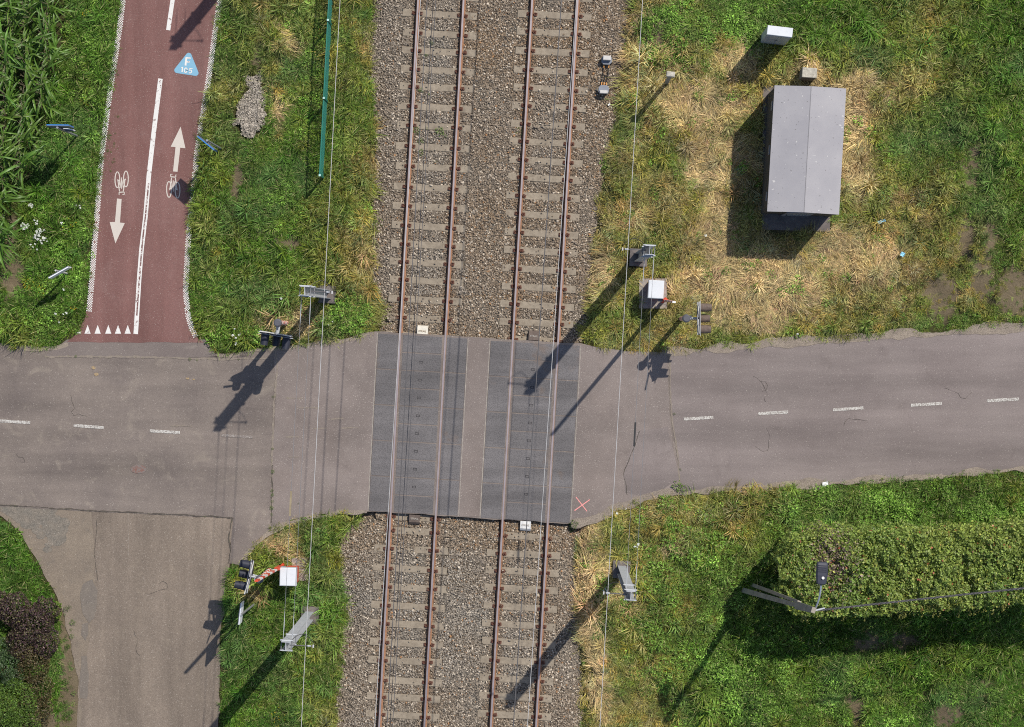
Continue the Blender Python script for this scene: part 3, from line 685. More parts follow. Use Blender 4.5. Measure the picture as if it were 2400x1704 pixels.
# gravel heap in the verge
hp = W2([(575, 175), (610, 165), (622, 200), (615, 240), (625, 290), (600, 320), (590, 335), (565, 315), (545, 285), (560, 240), (580, 210)])
N_ = 3600; X = rng.uniform(min(p.x for p in hp), max(p.x for p in hp), N_); Y = rng.uniform(min(p.y for p in hp), max(p.y for p in hp), N_)
d = sdist(X, Y, hp); k = d < -.0 + .6 * (fbm(X * 3, Y * 3) - .55); X, Y, d = X[k], Y[k], d[k]; n = len(X)
u_ = rng.random(n)
tint = np.array([.34, .3, .25]) * rng.uniform(.4, 1.5, (n, 1))
gz = ground_z(X, Y)
scatter('gravel_heap', np.stack([X, Y, gz + .03 + np.clip(-d * .5, 0, .12)], -1), rng.uniform(-3, 3, (n, 3)), rng.uniform(.025, .05, n)[:, None] * np.ones(3), rng.integers(0, 8, n), tint, stone_coll)

# ---- grass prototypes
def blades(n, rad, L, up, wd, seed, droop=.5, bias=None):
    r = np.random.default_rng(seed); V, Fc, B = [], [], []
    for i in range(n):
        a = r.uniform(0, 2 * math.pi); rr = rad * math.sqrt(r.random()); bx_, by_ = rr * math.cos(a), rr * math.sin(a)
        ang = r.normal(0, bias) if bias else r.uniform(0, 2 * math.pi)
        l = r.uniform(*L); e = r.uniform(*up); w_ = wd * r.uniform(.6, 1.4); dx, dy = math.cos(ang), math.sin(ang)
        px_, py_ = -dy * w_ / 2, dx * w_ / 2; b = r.random(); o = len(V)
        h1, r1 = l * .55 * math.sin(e), l * .55 * math.cos(e); e2 = e - droop * r.uniform(.6, 1.6)
        h2, r2 = h1 + l * .45 * math.sin(e2), r1 + l * .45 * math.cos(e2)
        h2 = max(h2, .005)
        V += [(bx_ - px_, by_ - py_, 0), (bx_ + px_, by_ + py_, 0), (bx_ + dx * r1 - px_, by_ + dy * r1 - py_, h1), (bx_ + dx * r1 + px_, by_ + dy * r1 + py_, h1), (bx_ + dx * r2, by_ + dy * r2, h2)]
        Fc += [(o, o + 1, o + 3, o + 2), (o + 2, o + 3, o + 4)]; B += [b] * 5
    me = bpy.data.meshes.new('tuft'); me.from_pydata(V, [], Fc); me.materials.append(MATS['blade']); set_bv(me, B); return me
def leafy(n, rad, hgt, ls, seed, round_=.6):
    r = np.random.default_rng(seed); V, Fc, B = [], [], []
    for i in range(n):
        a = r.uniform(0, 6.283); rr = rad * math.sqrt(r.random()); z = hgt * (1 - (rr / rad) ** 2) * r.uniform(.5, 1) + .02
        c = np.array([rr * math.cos(a), rr * math.sin(a), z]); l = ls * r.uniform(.6, 1.4); th = a + r.normal(0, .7); tilt = r.normal(.25, .35)
        dx = np.array([math.cos(th) * math.cos(tilt), math.sin(th) * math.cos(tilt), -math.sin(tilt)]); sd_ = np.array([-math.sin(th), math.cos(th), r.normal(0, .3)]) * round_ * .5
        o = len(V); V += [c, c + (dx * .45 + sd_) * l, c + dx * l, c + (dx * .45 - sd_) * l]; Fc.append((o, o + 3, o + 2, o + 1)); B += [r.random()] * 4
    me = bpy.data.meshes.new('weed'); me.from_pydata(np.array(V), [], Fc); me.materials.append(MATS['weed_leaf']); set_bv(me, B); return me
G = []
for i in range(4): G.append(blades(34, .15, (.12, .28), (.5, 1.3), .011, 100 + i))            # 0-3 lush
for i in range(3): G.append(blades(34, .16, (.07, .16), (.4, 1.2), .010, 200 + i))            # 4-6 short
for i in range(4): G.append(blades(26, .17, (.22, .5), (.08, .4), .0105, 300 + i, droop=.25, bias=.5))   # 7-10 matted straw
for i in range(3): G.append(leafy(56, .17, .16, .05, 400 + i))                              # 11-13 small leaved weeds
for i in range(2): G.append(leafy(80, .24, .34, .07, 500 + i, .34))                           # 14-15 nettle like
for i in range(2): G.append(blades(30, .06, (.3, .55), (.7, 1.35), .014, 600 + i, droop=.7))   # 16-17 tall clumps
grass_coll = proto_collection('grass_tuft', G)

DRY = np.array([[int(c) for c in row] for row in (
    '1224656666732351', '1224556666768862', '1233356666677732', '1233266666676553', '2233366666678864', '3334456666655443',
    '3334455666655443', '2224545666654322', '2224555666654322', '1223455666522222', '2221355666521111', '2221355666522211')], float)
def grid_lookup(Gd, px, py):
    gx = np.clip((px - 75) / 150, 0, 14.999); gy = np.clip((py - 71) / 142, 0, 10.999)
    i, j = gy.astype(int), gx.astype(int); fy_, fx_ = gy - i, gx - j
    return (Gd[i, j] * (1 - fx_) + Gd[i, j + 1] * fx_) * (1 - fy_) + (Gd[i + 1, j] * (1 - fx_) + Gd[i + 1, j + 1] * fx_) * fy_
STRAW = [(1640, 250, 110, 60), (1720, 130, 60, 60), (1660, 370, 70, 70), (1680, 560, 45, 130), (1760, 680, 190, 90), (2000, 330, 40, 170), (1960, 600, 80, 60), (1900, 170, 60, 40), (2000, 190, 40, 40), (1385, 1300, 28, 150), (1395, 1500, 20, 220), (1460, 1390, 40, 30), (1570, 1290, 30, 18), (650, 1270, 50, 30), (690, 1310, 30, 20), (640, 770, 50, 30), (715, 760, 40, 40), (670, 90, 22, 40), (655, 260, 14, 50), (2050, 620, 60, 60), (1420, 620, 40, 50), (600, 1390, 30, 30), (1790, 860, 200, 25)]
BARE = [(28, 640, 42, 60), (40, 545, 12, 40), (605, 130, 22, 40), (2290, 372, 16, 50), (2270, 420, 18, 40), (2200, 690, 48, 50), (2260, 560, 20, 60), (2300, 650, 25, 50), (2375, 690, 40, 60), (2320, 560, 20, 40), (2010, 1665, 22, 38), (2220, 1670, 30, 30), (560, 420, 16, 40), (600, 545, 20, 14), (670, 560, 25, 20), (640, 560, 18, 10), (2030, 1510, 40, 25), (2120, 1515, 40, 25), (170, 1560, 32, 170), (150, 1440, 22, 40), (125, 1690, 60, 40), (1545, 85, 14, 45), (1520, 60, 8, 40), (1880, 525, 70, 14), (557, 590, 7, 22), (2310, 1600, 14, 14), (2170, 1620, 14, 10), (2180, 1560, 12, 10)]
def blob(L, px, py, X, Y):
    v = np.zeros(px.shape)
    wx, wy = 40 * (fbm(X * .9 + 40, Y * .9) - .5), 40 * (fbm(X * .9, Y * .9 + 70) - .5)
    for x, y, rx, ry in L: v = np.maximum(v, np.clip(1.6 - np.sqrt(((px + wx - x) / rx) ** 2 + ((py + wy - y) / ry) ** 2) * 1.1, 0, 1))
    return v
WEED = [(1700, 40, 190, 60, 1), (1560, 110, 40, 40, 1), (2150, 1200, 330, 60, .7), (1740, 1600, 90, 90, .9), (2000, 1640, 330, 60, .25), (170, 60, 70, 120, .5), (230, 250, 60, 260, .35), (130, 720, 120, 70, .6), (720, 120, 35, 140, .8), (810, 740, 45, 45, 1), (560, 790, 60, 30, .8), (690, 480, 60, 80, .25), (1600, 1420, 120, 180, .45), (150, 600, 60, 200, .4), (30, 1300, 80, 60, .3), (650, 1210, 50, 25, .6)]
gv = np.empty(len(ground_me.vertices) * 3, np.float32); ground_me.vertices.foreach_get('co', gv); gv = gv.reshape(-1, 3).astype(float)
gpx, gpy = world_to_px(gv[:, 0], gv[:, 1]); at = ground_me.attributes.new('bare', 'FLOAT', 'POINT'); at.data.foreach_set('value', blob(BARE, gpx, gpy, gv[:, 0], gv[:, 1]).astype(np.float32))
x0, y1 = P(-90, -90).xy; x1, y0 = P(2490, 1800).xy
N_ = int((x1 - x0) * (y1 - y0) * 112)
X, Y = rng.uniform(x0, x1, N_), rng.uniform(y0, y1, N_)
px, py = world_to_px(X, Y)
edge_j = .10 * (fbm(X * 1.7, Y * 1.7, 3) - .5) + rng.uniform(-.03, .05, N_)
k = np.ones(N_, bool)
for poly, off in ((ROAD, .02), (SIDE, .05), (PATH, .0), (JUNC, .04), (DRIVE, .12)):
    k &= sdist(X, Y, poly) > off + edge_j
dB = sdist(X, Y, BAL); k &= dB > -.02 + 2.2 * edge_j
bare = blob(BARE, px, py, X, Y)
k &= rng.random(N_) > bare * .8
MAIZE = W2([(-120, -120), (185, -120), (165, 0), (150, 110), (128, 250), (95, 330), (72, 420), (45, 520), (22, 600), (-120, 690)])
k &= ~(inpoly(X, Y, MAIZE) & (rng.random(N_) < .9))
HOLES = [W2([(746, 669), (788, 669), (788, 709), (746, 709)]), W2([(1475, 581), (1517, 581), (1517, 623), (1475, 623)]), W2([(1433, 1312), (1475, 1312), (1475, 1354), (1433, 1354)]), W2([(711, 1416), (746, 1416), (746, 1459), (711, 1459)]),
         W2([(1499, 655), (1562, 655), (1562, 722), (1499, 722)]), W2([(685, 1308), (722, 1308), (722, 1362), (685, 1362)]), W2([(1795, 205), (1960, 205), (1945, 540), (1785, 540)]), hp]
for q in HOLES: k &= sdist(X, Y, q) > .1
X, Y, px, py, bare, dB = (a[k] for a in (X, Y, px, py, bare, dB)); n = len(X)
nz = fbm(X * .75, Y * .75, 4); nz2 = fbm(X * 2.1 + 9, Y * 2.1, 3); nz3 = fbm(X * .33 + 3, Y * .33 + 8, 2)
dry = grid_lookup(DRY, px, py) / 9 * .92 - .05 * (px < 870) + (nz - .5) * .62 + (nz2 - .5) * .36
st = blob(STRAW, px, py, X, Y) * (.55 + .9 * nz2)
dry = np.clip(np.maximum(dry, dry * .4 + st * .95), 0, 1)
wd_ = np.zeros(n)
for x, y, rx, ry, a in WEED: wd_ = np.maximum(wd_, a * np.clip(1.5 - np.sqrt(((px - x) / rx) ** 2 + ((py - y) / ry) ** 2), 0, 1))
wd_ = wd_ * np.clip((nz2 - .28) * 3, 0, 1.3)
r1 = rng.random(n); r2 = rng.random(n)
idx = np.where(r1 < .6, rng.integers(0, 4, n), rng.integers(4, 7, n))
matted = (r2 < np.clip((dry - .42) * 1.9, 0, .85)); idx = np.where(matted, rng.integers(7, 11, n), idx)
wk = rng.random(n) < np.clip(wd_, .02, .9); lush_w = ((py > 1150) & (px > 1500)) & (rng.random(n) < .6)
idx = np.where(wk, np.where(lush_w, rng.integers(14, 16, n), rng.integers(11, 14, n)), idx)
tall = (~wk) & (~matted) & (rng.random(n) < .05 * (1 + 2 * (nz3 > .55))); idx = np.where(tall, rng.integers(16, 18, n), idx)
stops = np.array([0, .22, .42, .6, .8, 1.0])
pal = np.array([(.085, .185, .02), (.13, .235, .03), (.21, .275, .048), (.32, .3, .082), (.47, .375, .16), (.62, .48, .245)])
tint = np.stack([np.interp(dry + rng.normal(0, .07, n), stops, pal[:, i]) for i in range(3)], -1)
cool = np.clip((fbm(X * .8 + 31, Y * .8 + 12, 2) - .5) * 3, 0, 1) * (dry < .5)
tint = tint * (1 - cool[:, None] * .5) + np.array([.125, .22, .08]) * cool[:, None] * .5
wt = np.array([.13, .235, .035]) * (1 + .35 * (rng.random((n, 1)) - .5)); tint = np.where(wk[:, None], wt * np.where(rng.random((n, 1)) < .2, 1.5, 1), tint)
clump = fbm(X * 3.4 + 77, Y * 3.4 + 13, 2)
tint *= rng.uniform(.72, 1.34, (n, 1)) * (1 + .5 * (nz2 - .5) + 1.0 * (clump - .5))[:, None]
ang = np.where(matted, fbm(X * .7 + 50, Y * .7, 2) * 14 + rng.normal(0, .5, n), rng.uniform(0, 6.28, n))
sc_ = rng.uniform(.65, 1.25, n) * (1 - .45 * np.clip(bare * 1.2, 0, 1)) * (.75 + .6 * nz3)
zs = np.where(matted, .7, 1) * rng.uniform(.7, 1.4, n) * (.5 + .8 * np.clip((nz - .3) * 2.2, 0, 1) + 1.3 * np.clip(clump - .4, 0, 1))
# shorter turf where it is mown or trodden, shorter at the tarmac edge
short = np.clip(((px > 2050) & (py > 1580)) * .5 + ((px > 2080) & (py > 480) & (py < 800)) * .45, 0, 1)
sc_ *= 1 - short * .5
for q in (ROAD, PATH, SIDE):
    e = sdist(X, Y, q); sc_ *= np.where(e < .25, .72, 1)
gz = ground_z(X, Y)
scatter('grass', np.stack([X, Y, gz], -1), np.stack([rng.normal(0, .12, n), rng.normal(0, .12, n), ang], -1), np.stack([sc_, sc_, sc_ * zs], -1), idx, tint, grass_coll)

# small weeds in the ballast and along seams
T = [(1012, 100, .5), (985, 210, .6), (1005, 220, .3), (1030, 308, .9), (975, 306, .8), (1000, 300, .4), (985, 330, .6), (1045, 318, .3), (987, 356, .6), (1218, 302, .9), (998, 128, .4), (1020, 378, .4), (1340, 1235, 1.0), (1345, 1228, .8), (639, 1160, .3), (638, 1175, .35), (637, 1190, .4), (638, 1150, .3), (640, 1105, .35), (637, 1205, .3), (640, 930, .3), (639, 1052, .25), (1587, 1138, 1.0), (1597, 1146, .9), (1594, 1100, .3), (1580, 970, .25), (178, 835, .25), (445, 842, .3), (462, 844, .25), (560, 843, .25), (700, 1180, .2)]
for j in range(46): T.append((random.choice([268, 262, 258, 250, 244, 238]) + random.uniform(-4, 12), random.uniform(150, 420), random.uniform(.12, .3)))
for j in range(26): T.append((160 + random.uniform(-14, 14), random.uniform(1420, 1700), random.uniform(.2, .6)))
co = np.array([(P(a, b).x, P(a, b).y, .03) for a, b, c in T])
inb = sdist(co[:, 0], co[:, 1], BAL) < -.3; co[inb, 2] = ballast_z(co[inb, 0], co[inb, 1])
sc2 = np.array([c for a, b, c in T])
scatter('stray_weeds', co, np.stack([0 * sc2, 0 * sc2, rng.uniform(0, 6.28, len(T))], -1), sc2[:, None] * np.ones(3), np.where(rng.random(len(T)) < .5, 4, 11), np.array([.1, .16, .035]) * rng.uniform(.7, 1.3, (len(T), 1)), grass_coll)

# wild flowers
def flowers(name, spots, mat, rad, z, per):
    m = MB()
    for x, y, n_, sp in spots:
        for _ in range(n_):
            a, r_ = random.uniform(0, 6.28), sp * math.sqrt(random.random()); c = P(x + r_ * math.cos(a), y + r_ * math.sin(a)); h = z * random.uniform(.7, 1.15); rr = rad * random.uniform(.6, 1.2)
            m.tube([(c.x, c.y, -.03), (c.x + .02, c.y, h)], .004, 3, caps=False)
            for _ in range(per):
                b, q_ = random.uniform(0, 6.28), rr * math.sqrt(random.random())
                m.disc((c.x + .02 + q_ * math.cos(b), c.y + q_ * math.sin(b)), rr * .38, h + random.uniform(-.01, .02), 5)
    tag(m.build(name, mat), kind='stuff')
flowers('white_umbel_flowers', [(62, 530, 14, 10), (88, 522, 5, 6), (96, 550, 22, 14), (106, 565, 8, 8), (85, 580, 4, 10), (147, 523, 1, 1), (153, 679, 1, 1), (134, 735, 1, 1), (155, 737, 2, 6), (141, 755, 1, 1), (185, 485, 3, 8), (83, 480, 4, 12), (560, 780, 4, 16), (558, 803, 2, 6), (661, 700, 1, 1), (1420, 1386, 7, 12), (1490, 1276, 4, 7), (1462, 1200, 2, 20), (775, 760, 2, 12), (818, 605, 1, 1), (1650, 553, 1, 1)], 'petal_white', .034, .38, 12)
flowers('yellow_flowers', [(70, 665, 26, 14), (95, 680, 26, 16), (190, 455, 9, 10), (175, 723, 10, 8), (165, 525, 8, 20), (205, 35, 10, 10), (455, 775, 8, 10), (770, 500, 9, 8), (205, 240, 5, 10), (2170, 1525, 10, 10), (805, 1200, 6, 8), (660, 1680, 14, 26), (1610, 640, 4, 20)], 'petal_yellow', .016, .3, 3)

# ------------------------------------------------------------------ catenary masts and wires
def hbeam(m, h, z0=0.0):
    for y in (-.13, .13): m.box((0, y, z0 + h / 2), (.27, .02, h))
    m.box((0, 0, z0 + h / 2), (.014, .238, h))
MH = 7.35
def mast(px, py, lab, side, jump, lean=(0, 0)):
    b = P(px, py); o = thing('catenary_mast', lab, 'mast', (b.x, b.y, 0), TR['A'][4], 'steel masts beside the tracks')
    m = MB(); m.v = [(-.3, -.3, -.35), (.3, -.3, -.35), (.3, .3, -.35), (-.3, .3, -.35), (-.29, -.29, .16), (.29, -.29, .16), (.29, .29, .16), (-.29, .29, .16), (-.13, -.13, .2), (.13, -.13, .2), (.13, .13, .2), (-.13, .13, .2)]
    m.f = [(0, 1, 5, 4), (1, 2, 6, 5), (2, 3, 7, 6), (3, 0, 4, 7), (4, 5, 9, 8), (5, 6, 10, 9), (6, 7, 11, 10), (7, 4, 8, 11), (8, 9, 10, 11), (3, 2, 1, 0)]; m.mi = [0] * 10
    m.build('plinth', 'concrete_dark', o)
    m = MB(); hbeam(m, MH - .15, .15); m.build('column', 'galvanised', o)
    MB().box((0, 0, .225), (.3, .3, .03)).build('base_plate', 'concrete_dark', o)
    MB().box((0, -.147, 1.55), (.18, .006, .12)).build('number_plate', 'white_band', o)
    for z, wx in ((MH - .25, .38), (MH - 1.55, .34)):
        for y in (-.155, .155): MB().box((0, y, z), (wx, .03, .1)).build('clamp_plate', 'galvanised', o)
        for x in (-wx / 2 + .03, wx / 2 - .03): MB().tube([(x, -.17, z), (x, .17, z)], .014, 6).build('tie_bolt', 'galvanised_dark', o)
    arm = MB().tube([(side * .1, 0, MH - .32), (side * .8, 0, MH - .36)], .016, 6).build('feeder_arm', 'wire_dark', o)
    MB().tube([(side * .62, 0, MH - .35), (side * .66, 0, MH - .35), (side * .68, 0, MH - .35), (side * .72, 0, MH - .355)], [.02, .03, .02, .03], 8).build('insulator', 'galvanised', arm)
    MB().box((side * .8, 0, MH - .36), (.04, .09, .05)).build('wire_clamp', 'wire_pale', arm)
    pts = [(side * (.1 + .7 * u), .12 + .22 * math.sin(u * 3.14) , MH - .3 - .12 * math.sin(u * 3.14)) for u in np.linspace(0, 1, 9)]
    MB().tube(pts, .01, 5).build('jumper_cable', 'cable_black', o)
    for x in (-.09, .11): MB().tube([(x * 1.4, jump * .14, MH - .4), (x * 1.4, jump * .55, MH - .45), (x * 1.4, jump * 1.0, MH - .45)], [.006, .013, .006], 6).build('strain_insulator', 'galvanised', o)
    return o
mA = mast(767, 690, 'steel H-beam mast on a square plinth near the cycle path junction', 1, -1)
mB = mast(1496, 604, 'steel H-beam mast on a square plinth beside the barrier box near the hut', -1, -1)
mC = mast(727, 1441, 'steel H-beam mast on a square plinth beside the side road verge', 1, 1)
mD = mast(1456, 1334, 'steel H-beam mast on a square plinth in the green verge towards the concrete lamp pole', -1, 1)
mE = mast(664, -205, 'steel H-beam mast beside the green mesh fence, shading the cycle path', 1, 1)
def wire(name, lab, a, b, z, r, mat, sag=0.0, ext=.35):
    A, B = P(*a, z), P(*b, z); d = B - A; A2, B2 = A - d * ext, B + d * ext
    pts = [A2.lerp(B2, t) for t in np.linspace(0, 1, 9)]
    return tag(MB().tube(pts, r, 6).build(name, mat), lab, 'wire', 'overhead wires along the line')
ZF = MH - .36
wire('feeder_wire', 'pale feeder wire strung past the masts on the cycle path side', (797, 0), (706, 1704), ZF, .009, 'wire_pale')
wire('feeder_wire', 'pale feeder wire strung past the masts on the grey hut side', (1506, 0), (1406, 1704), ZF, .009, 'wire_pale')
wire('messenger_wire', 'pale overhead wire running above the outer rail of the cycle path side track', (985.6, 0), (878, 1704), 7.0, .009, 'wire_pale')
wire('messenger_wire', 'pale overhead wire running above the outer rail of the hut side track', (1351, 0), (1236, 1704), 7.3, .009, 'wire_pale')
wire('contact_wire', 'dark contact wire over the middle of the cycle path side track', (1015.5, 0), (914, 1704), 5.5, .009, 'wire_dark')
wire('contact_wire', 'second dark contact wire twinned beside the first over the cycle path side track', (1021.5, 0), (920, 1704), 5.7, .009, 'wire_dark')
wire('contact_wire', 'thick dark contact wire over the middle of the hut side track', (1316, 0), (1203, 1704), 5.7, .015, 'wire_dark')
wire('return_wire', 'grey overhead wire hugging the inner rail of the cycle path side track', (1001, 0), (907, 1704), 6.3, .012, 'wire_dark')
def span(lab, m1, m2, dx, ins, mat):
    R = Matrix.Rotation(TR['A'][4], 4, 'Z')
    a = Vector(m1.location) + R @ Vector((dx * 1.4, -.9, MH - .45)); b = Vector(m2.location) + R @ Vector((dx * 1.4, .9, MH - .45))
    o = thing('stay_wire', lab, 'wire', a)
    MB().tube([(0, 0, 0), b - a], .006, 5).build('strand', 'wire_thin', o)
    if ins:
        p, q = (b - a) * ins, (b - a) * (ins + .085); MB().bar(p, q, .055, .035, side=(1, 0, 0)).build('insulator_rod', mat, o)
span('thin stay wire with a beige insulator rod between the two cycle path side masts', mA, mC, -.09, .58, 'plate_tan')
span('plain thin stay wire between the two cycle path side masts', mA, mC, .11, 0, 'box_lid')
span('thin stay wire with a dark insulator rod between the two hut side masts', mB, mD, -.09, .5, 'cable_black')
span('plain thin stay wire between the two hut side masts', mB, mD, .11, 0, 'cable_black')

# ------------------------------------------------------------------ level crossing signals
def striped_tube(m, a, b, r, n, k=12):
    a, b = Vector(a), Vector(b)
    for i in range(n):
        m.slot(i % 2); m.tube([a.lerp(b, i / n), a.lerp(b, (i + 1) / n)], r, k, caps=(i in (0, n - 1)))
    m.slot(0)
def hood(m, c, ln, r, k=10):                                          # open visor, axis along -Y
    vs = []; n = k + 1
    for y, rr, dz in ((0, r, 0), (-ln * .55, r * 1.0, 0), (-ln, r * .86, .02)):
        for j in range(n):
            a = math.radians(-35 + 250 * j / k); vs.append((c[0] + rr * math.cos(a), c[1] + y, c[2] + rr * math.sin(a) + dz))
    m.add(vs, [(i * n + j, i * n + j + 1, (i + 1) * n + j + 1, (i + 1) * n + j) for i in range(2) for j in range(k)])
    m.add([(x * .96 + c[0] * .04, y, z) for x, y, z in vs], [(i * n + j, (i + 1) * n + j, (i + 1) * n + j + 1, i * n + j + 1) for i in range(2) for j in range(k)])
def signal(px, py, rz, h, off, hoodmat, lab, boardmat='black_paint', swing=0.0, bell='hood_grey'):
    b = P(px, py); o = thing('crossing_signal', lab, 'crossing light', (b.x, b.y, -.03), rz, 'light signals at the level crossing')
    m = MB(); striped_tube(m, (0, 0, 0), (0, 0, h), .075, 13); m.build('post', ['red_paint', 'white_band'], o)
    m = MB(); m.tube([(0, 0, h), (0, 0, h + .02), (0, 0, h + .1), (0, 0, h + .13)], [.13, .135, .13, .09], 18); m.build('bell', bell, o)
    yb = -off
    m = MB(); m.bar((0, 0, h - .1), (0, yb, h - .1), .05, .05); m.bar((0, 0, h - .5), (0, yb, h - .5), .05, .05); m.box((.03, -.14, h - .02), (.12, .06, .08)); m.build('bracket', 'galvanised', o)
    # backing board, rounded triangle with lamps
    m = MB(); pts = []
    for cx, cz, a0, a1 in ((-.34, .2, 60, 220), (0, -.34, 220, 320), (.34, .2, -40, 120)):
        for j in range(7): a = math.radians(a0 + (a1 - a0) * j / 6); pts.append((cx + .2 * math.cos(a), cz + .2 * math.sin(a)))
    n = len(pts); zc = h - .25
    m.v = [(x, yb - .03, zc + z) for x, z in pts] + [(x, yb - .07, zc + z) for x, z in pts]
    m.f = [tuple(range(n)), tuple(range(2 * n - 1, n - 1, -1))] + [(i, n + i, n + (i + 1) % n, (i + 1) % n) for i in range(n)]; m.mi = [0] * len(m.f)
    bd = m.build('backing_board', boardmat, o)
    m = MB(); m.ribbon([(0, 0), (1, 0)], 0.01, -50); m = MB()
    for x0_, x1_ in ((-.57, .57),): m.box((0, yb - .085, zc + .3), (1.14, .014, .05)); m.box((0, yb - .0, zc + .3), (1.04, .014, .05))
    m.build('edge_rim', 'galvanised', bd)
    for k_, (x, z, ln) in enumerate(((-.35, .12, .3), (0, -.12, .28), (.35, .12, .32))):
        l_ = MB(); l_.tube([(x, yb - .05, zc + z), (x, yb - .1, zc + z)], .12, 14); l_ = l_.build('lamp', boardmat, o)
        MB().tube([(x, yb - .1, zc + z), (x, yb - .115, zc + z)], .1, 14).build('lens', 'lens_white' if k_ == 1 else 'lens_red', l_)
        q_ = MB(); hood(q_, (x, yb - .08, zc + z), ln + .06, .135); q_.build('visor', hoodmat, l_, smooth=True)
    # saltire cross above
    cr = MB()
    for s_ in (-1, 1):
        for e in (-1, 1):
            for i in range(3):
                cr.slot((i + (e > 0)) % 2); cr.bar((s_ * (.06 + .15 * i), yb - .015 - .004 * s_, zc + .52 + e * s_ * s_ * (.03 + .08 * i)), (s_ * (.06 + .15 * (i + 1)), yb - .015 - .004 * s_, zc + .52 + e * (.03 + .08 * (i + 1))), .012, .11, side=(0, 1, 0))
    cr.build('saltire_cross', ['box_lid', 'white_band'], o)
    return o
signal(672, 757, math.radians(-9), 2.6, .34, 'black_paint', 'three-lamp crossing signal with black visors on a striped post by the cycle path junction')
signal(634, 1334, math.radians(-102), 2.9, .3, 'black_paint', 'three-lamp crossing signal with black visors beside the raised striped barrier on the side road')
signal(1596, 747, math.radians(90), 2.6, .36, 'hood_brown', 'three-lamp crossing signal with dusty brown visors facing the hut side road')

# ------------------------------------------------------------------ barrier machines
def barrier(corners, z, pad, pivot, tip, zt, lab, bands, red_side):
    c = sum((P(x, y, z) for x, y in corners), Vector()) / 4; e = P(*corners[1], z) - P(*corners[0], z); f = P(*corners[3], z) - P(*corners[0], z)
    rz = math.atan2(e.y, e.x); o = thing('level_crossing_barrier', lab, 'barrier', (c.x, c.y, -.02), rz, 'barrier machines at the level crossing')
    w_, d_ = e.length, f.length; inv = Matrix.Rotation(-rz, 3, 'Z')
    def loc(p): return inv @ (Vector(p) - Vector((c.x, c.y, -.02)))
    if pad:
        pc = [loc((*P(x, y).xy, 0)) for x, y in pad]; MB().prism(rough([q.xy for q in pc], .1, .02), -.3, .06).build('foundation', 'concrete', o)
    MB().bbox((0, 0, z * .5), (w_ * .86, d_ * .86, z - .06), b=.02).build('housing', 'red_paint', o)
    m = MB(); m.bbox((0, 0, z - .1), (w_, d_, .3), b=.02); m.build('lid', 'white_paint', o)
    m = MB(); m.box((w_ / 2 + .006, 0, z - .12), (.012, .09, .04)); m.box((w_ / 2 + .004, -d_ * .3, z - .12), (.012, .04, .06)); m.build('latch', 'galvanised_dark', o)
    pv, tp = loc(P(*pivot, 1.0)), loc(P(*tip, zt))
    MB().tube([Vector((pv.x * .3, pv.y, z - .25)), Vector((pv.x * 1.0, pv.y, z - .25))], .05, 10).build('shaft', 'galvanised_dark', o)
    u = (tp - pv).normalized(); st = pv - u * .55
    MB().bar(st, pv + u * .45, .16, .09, side=(1, 0, 0)).build('boom_holder', 'red_paint', o)
    n = bands; bo = MB()
    for i in range(n):
        bo.slot(i % 2); bo.bar((pv + u * .3).lerp(tp, i / n), (pv + u * .3).lerp(tp, (i + 1) / n), .13 - .03 * i / n, .055, side=(1, 0, 0))
    bo.build('boom', ['red_paint', 'white_band'], o)
    for s_ in (-1, 1):
        MB().bar(st + Vector((0, 0, -.05)), st + Vector((s_ * .02, 0, -.3)), .2, .08).build('counterweight', 'red_paint', o)
    return o
barrier([(656, 1330.6), (695, 1331.5), (694, 1373.7), (655.3, 1373)], 1.15, [(684, 1308), (722, 1306), (724, 1360), (684, 1362)], (653, 1331), (600.5, 1361.5), 6.3, 'white lidded barrier machine with raised striped boom on the side road verge', 9, 1)
barrier([(1520.4, 656), (1556.9, 658.2), (1555, 700.4), (1518, 698.8)], 1.15, [(1498, 653), (1563, 653), (1563, 723), (1497, 723)], (1559, 704), (1580, 708), 7.2, 'white lidded barrier machine on a concrete pad between the mast and the brown light signal', 12, 1)

# ------------------------------------------------------------------ signs and posts
def sign(name, base, top, zt, panels, lab, cat, mat_post='post_grey', r=.035, grp=None):
    b = P(*base); o = thing(name, lab, cat, (b.x, b.y, -.05), 0, grp)
    tp = P(*top, zt) - Vector((b.x, b.y, -.05))
    MB().tube([(0, 0, 0), tp], r, 10).build('post', mat_post, o)
    for (p0, p1, z0, z1, front, side_) in panels:
        a, c = P(*p0, z1) - Vector(o.location), P(*p1, z1) - Vector(o.location); a.z = c.z = (z0 + z1) / 2 + .05
        m = MB(); m.bar(a, c, z1 - z0, .022, side=(0, 0, 1)); pn = m.build('panel', 'sign_back', o)
        d = (c - a).normalized(); nr = Vector((d.y, -d.x, 0)) * side_
        m = MB(); m.bar(a + nr * .026, c + nr * .026, z1 - z0 + .006, .03, side=(0, 0, 1)); m.build('face', front, pn)
        m = MB(); mid = (a + c) / 2
        for zz in (-.2, .2): m.bar(mid - d * .06 + Vector((0, 0, zz * (z1 - z0))) - nr * .03, mid + d * .06 + Vector((0, 0, zz * (z1 - z0))) - nr * .03, .04, .03, side=(0, 0, 1))
        m.build('clamp', 'galvanised_dark', pn)
    return o
sign('cycle_sign', (182, 319), (134, 299), 3.05, [((109, 294.5), (161, 295), 2.2, 3.0, 'sign_blue', -1), ((142, 301.5), (171, 306), 1.75, 2.1, 'sign_white', -1)], 'blue cycle route sign with a white plate under it beside the maize', 'sign')
sign('cycle_sign', (519, 349), (485, 329), 2.75, [((464, 318), (503, 350), 2.0, 2.7, 'sign_blue', 1)], 'square blue sign on a bare post at the dotted edge of the cycle path', 'sign')
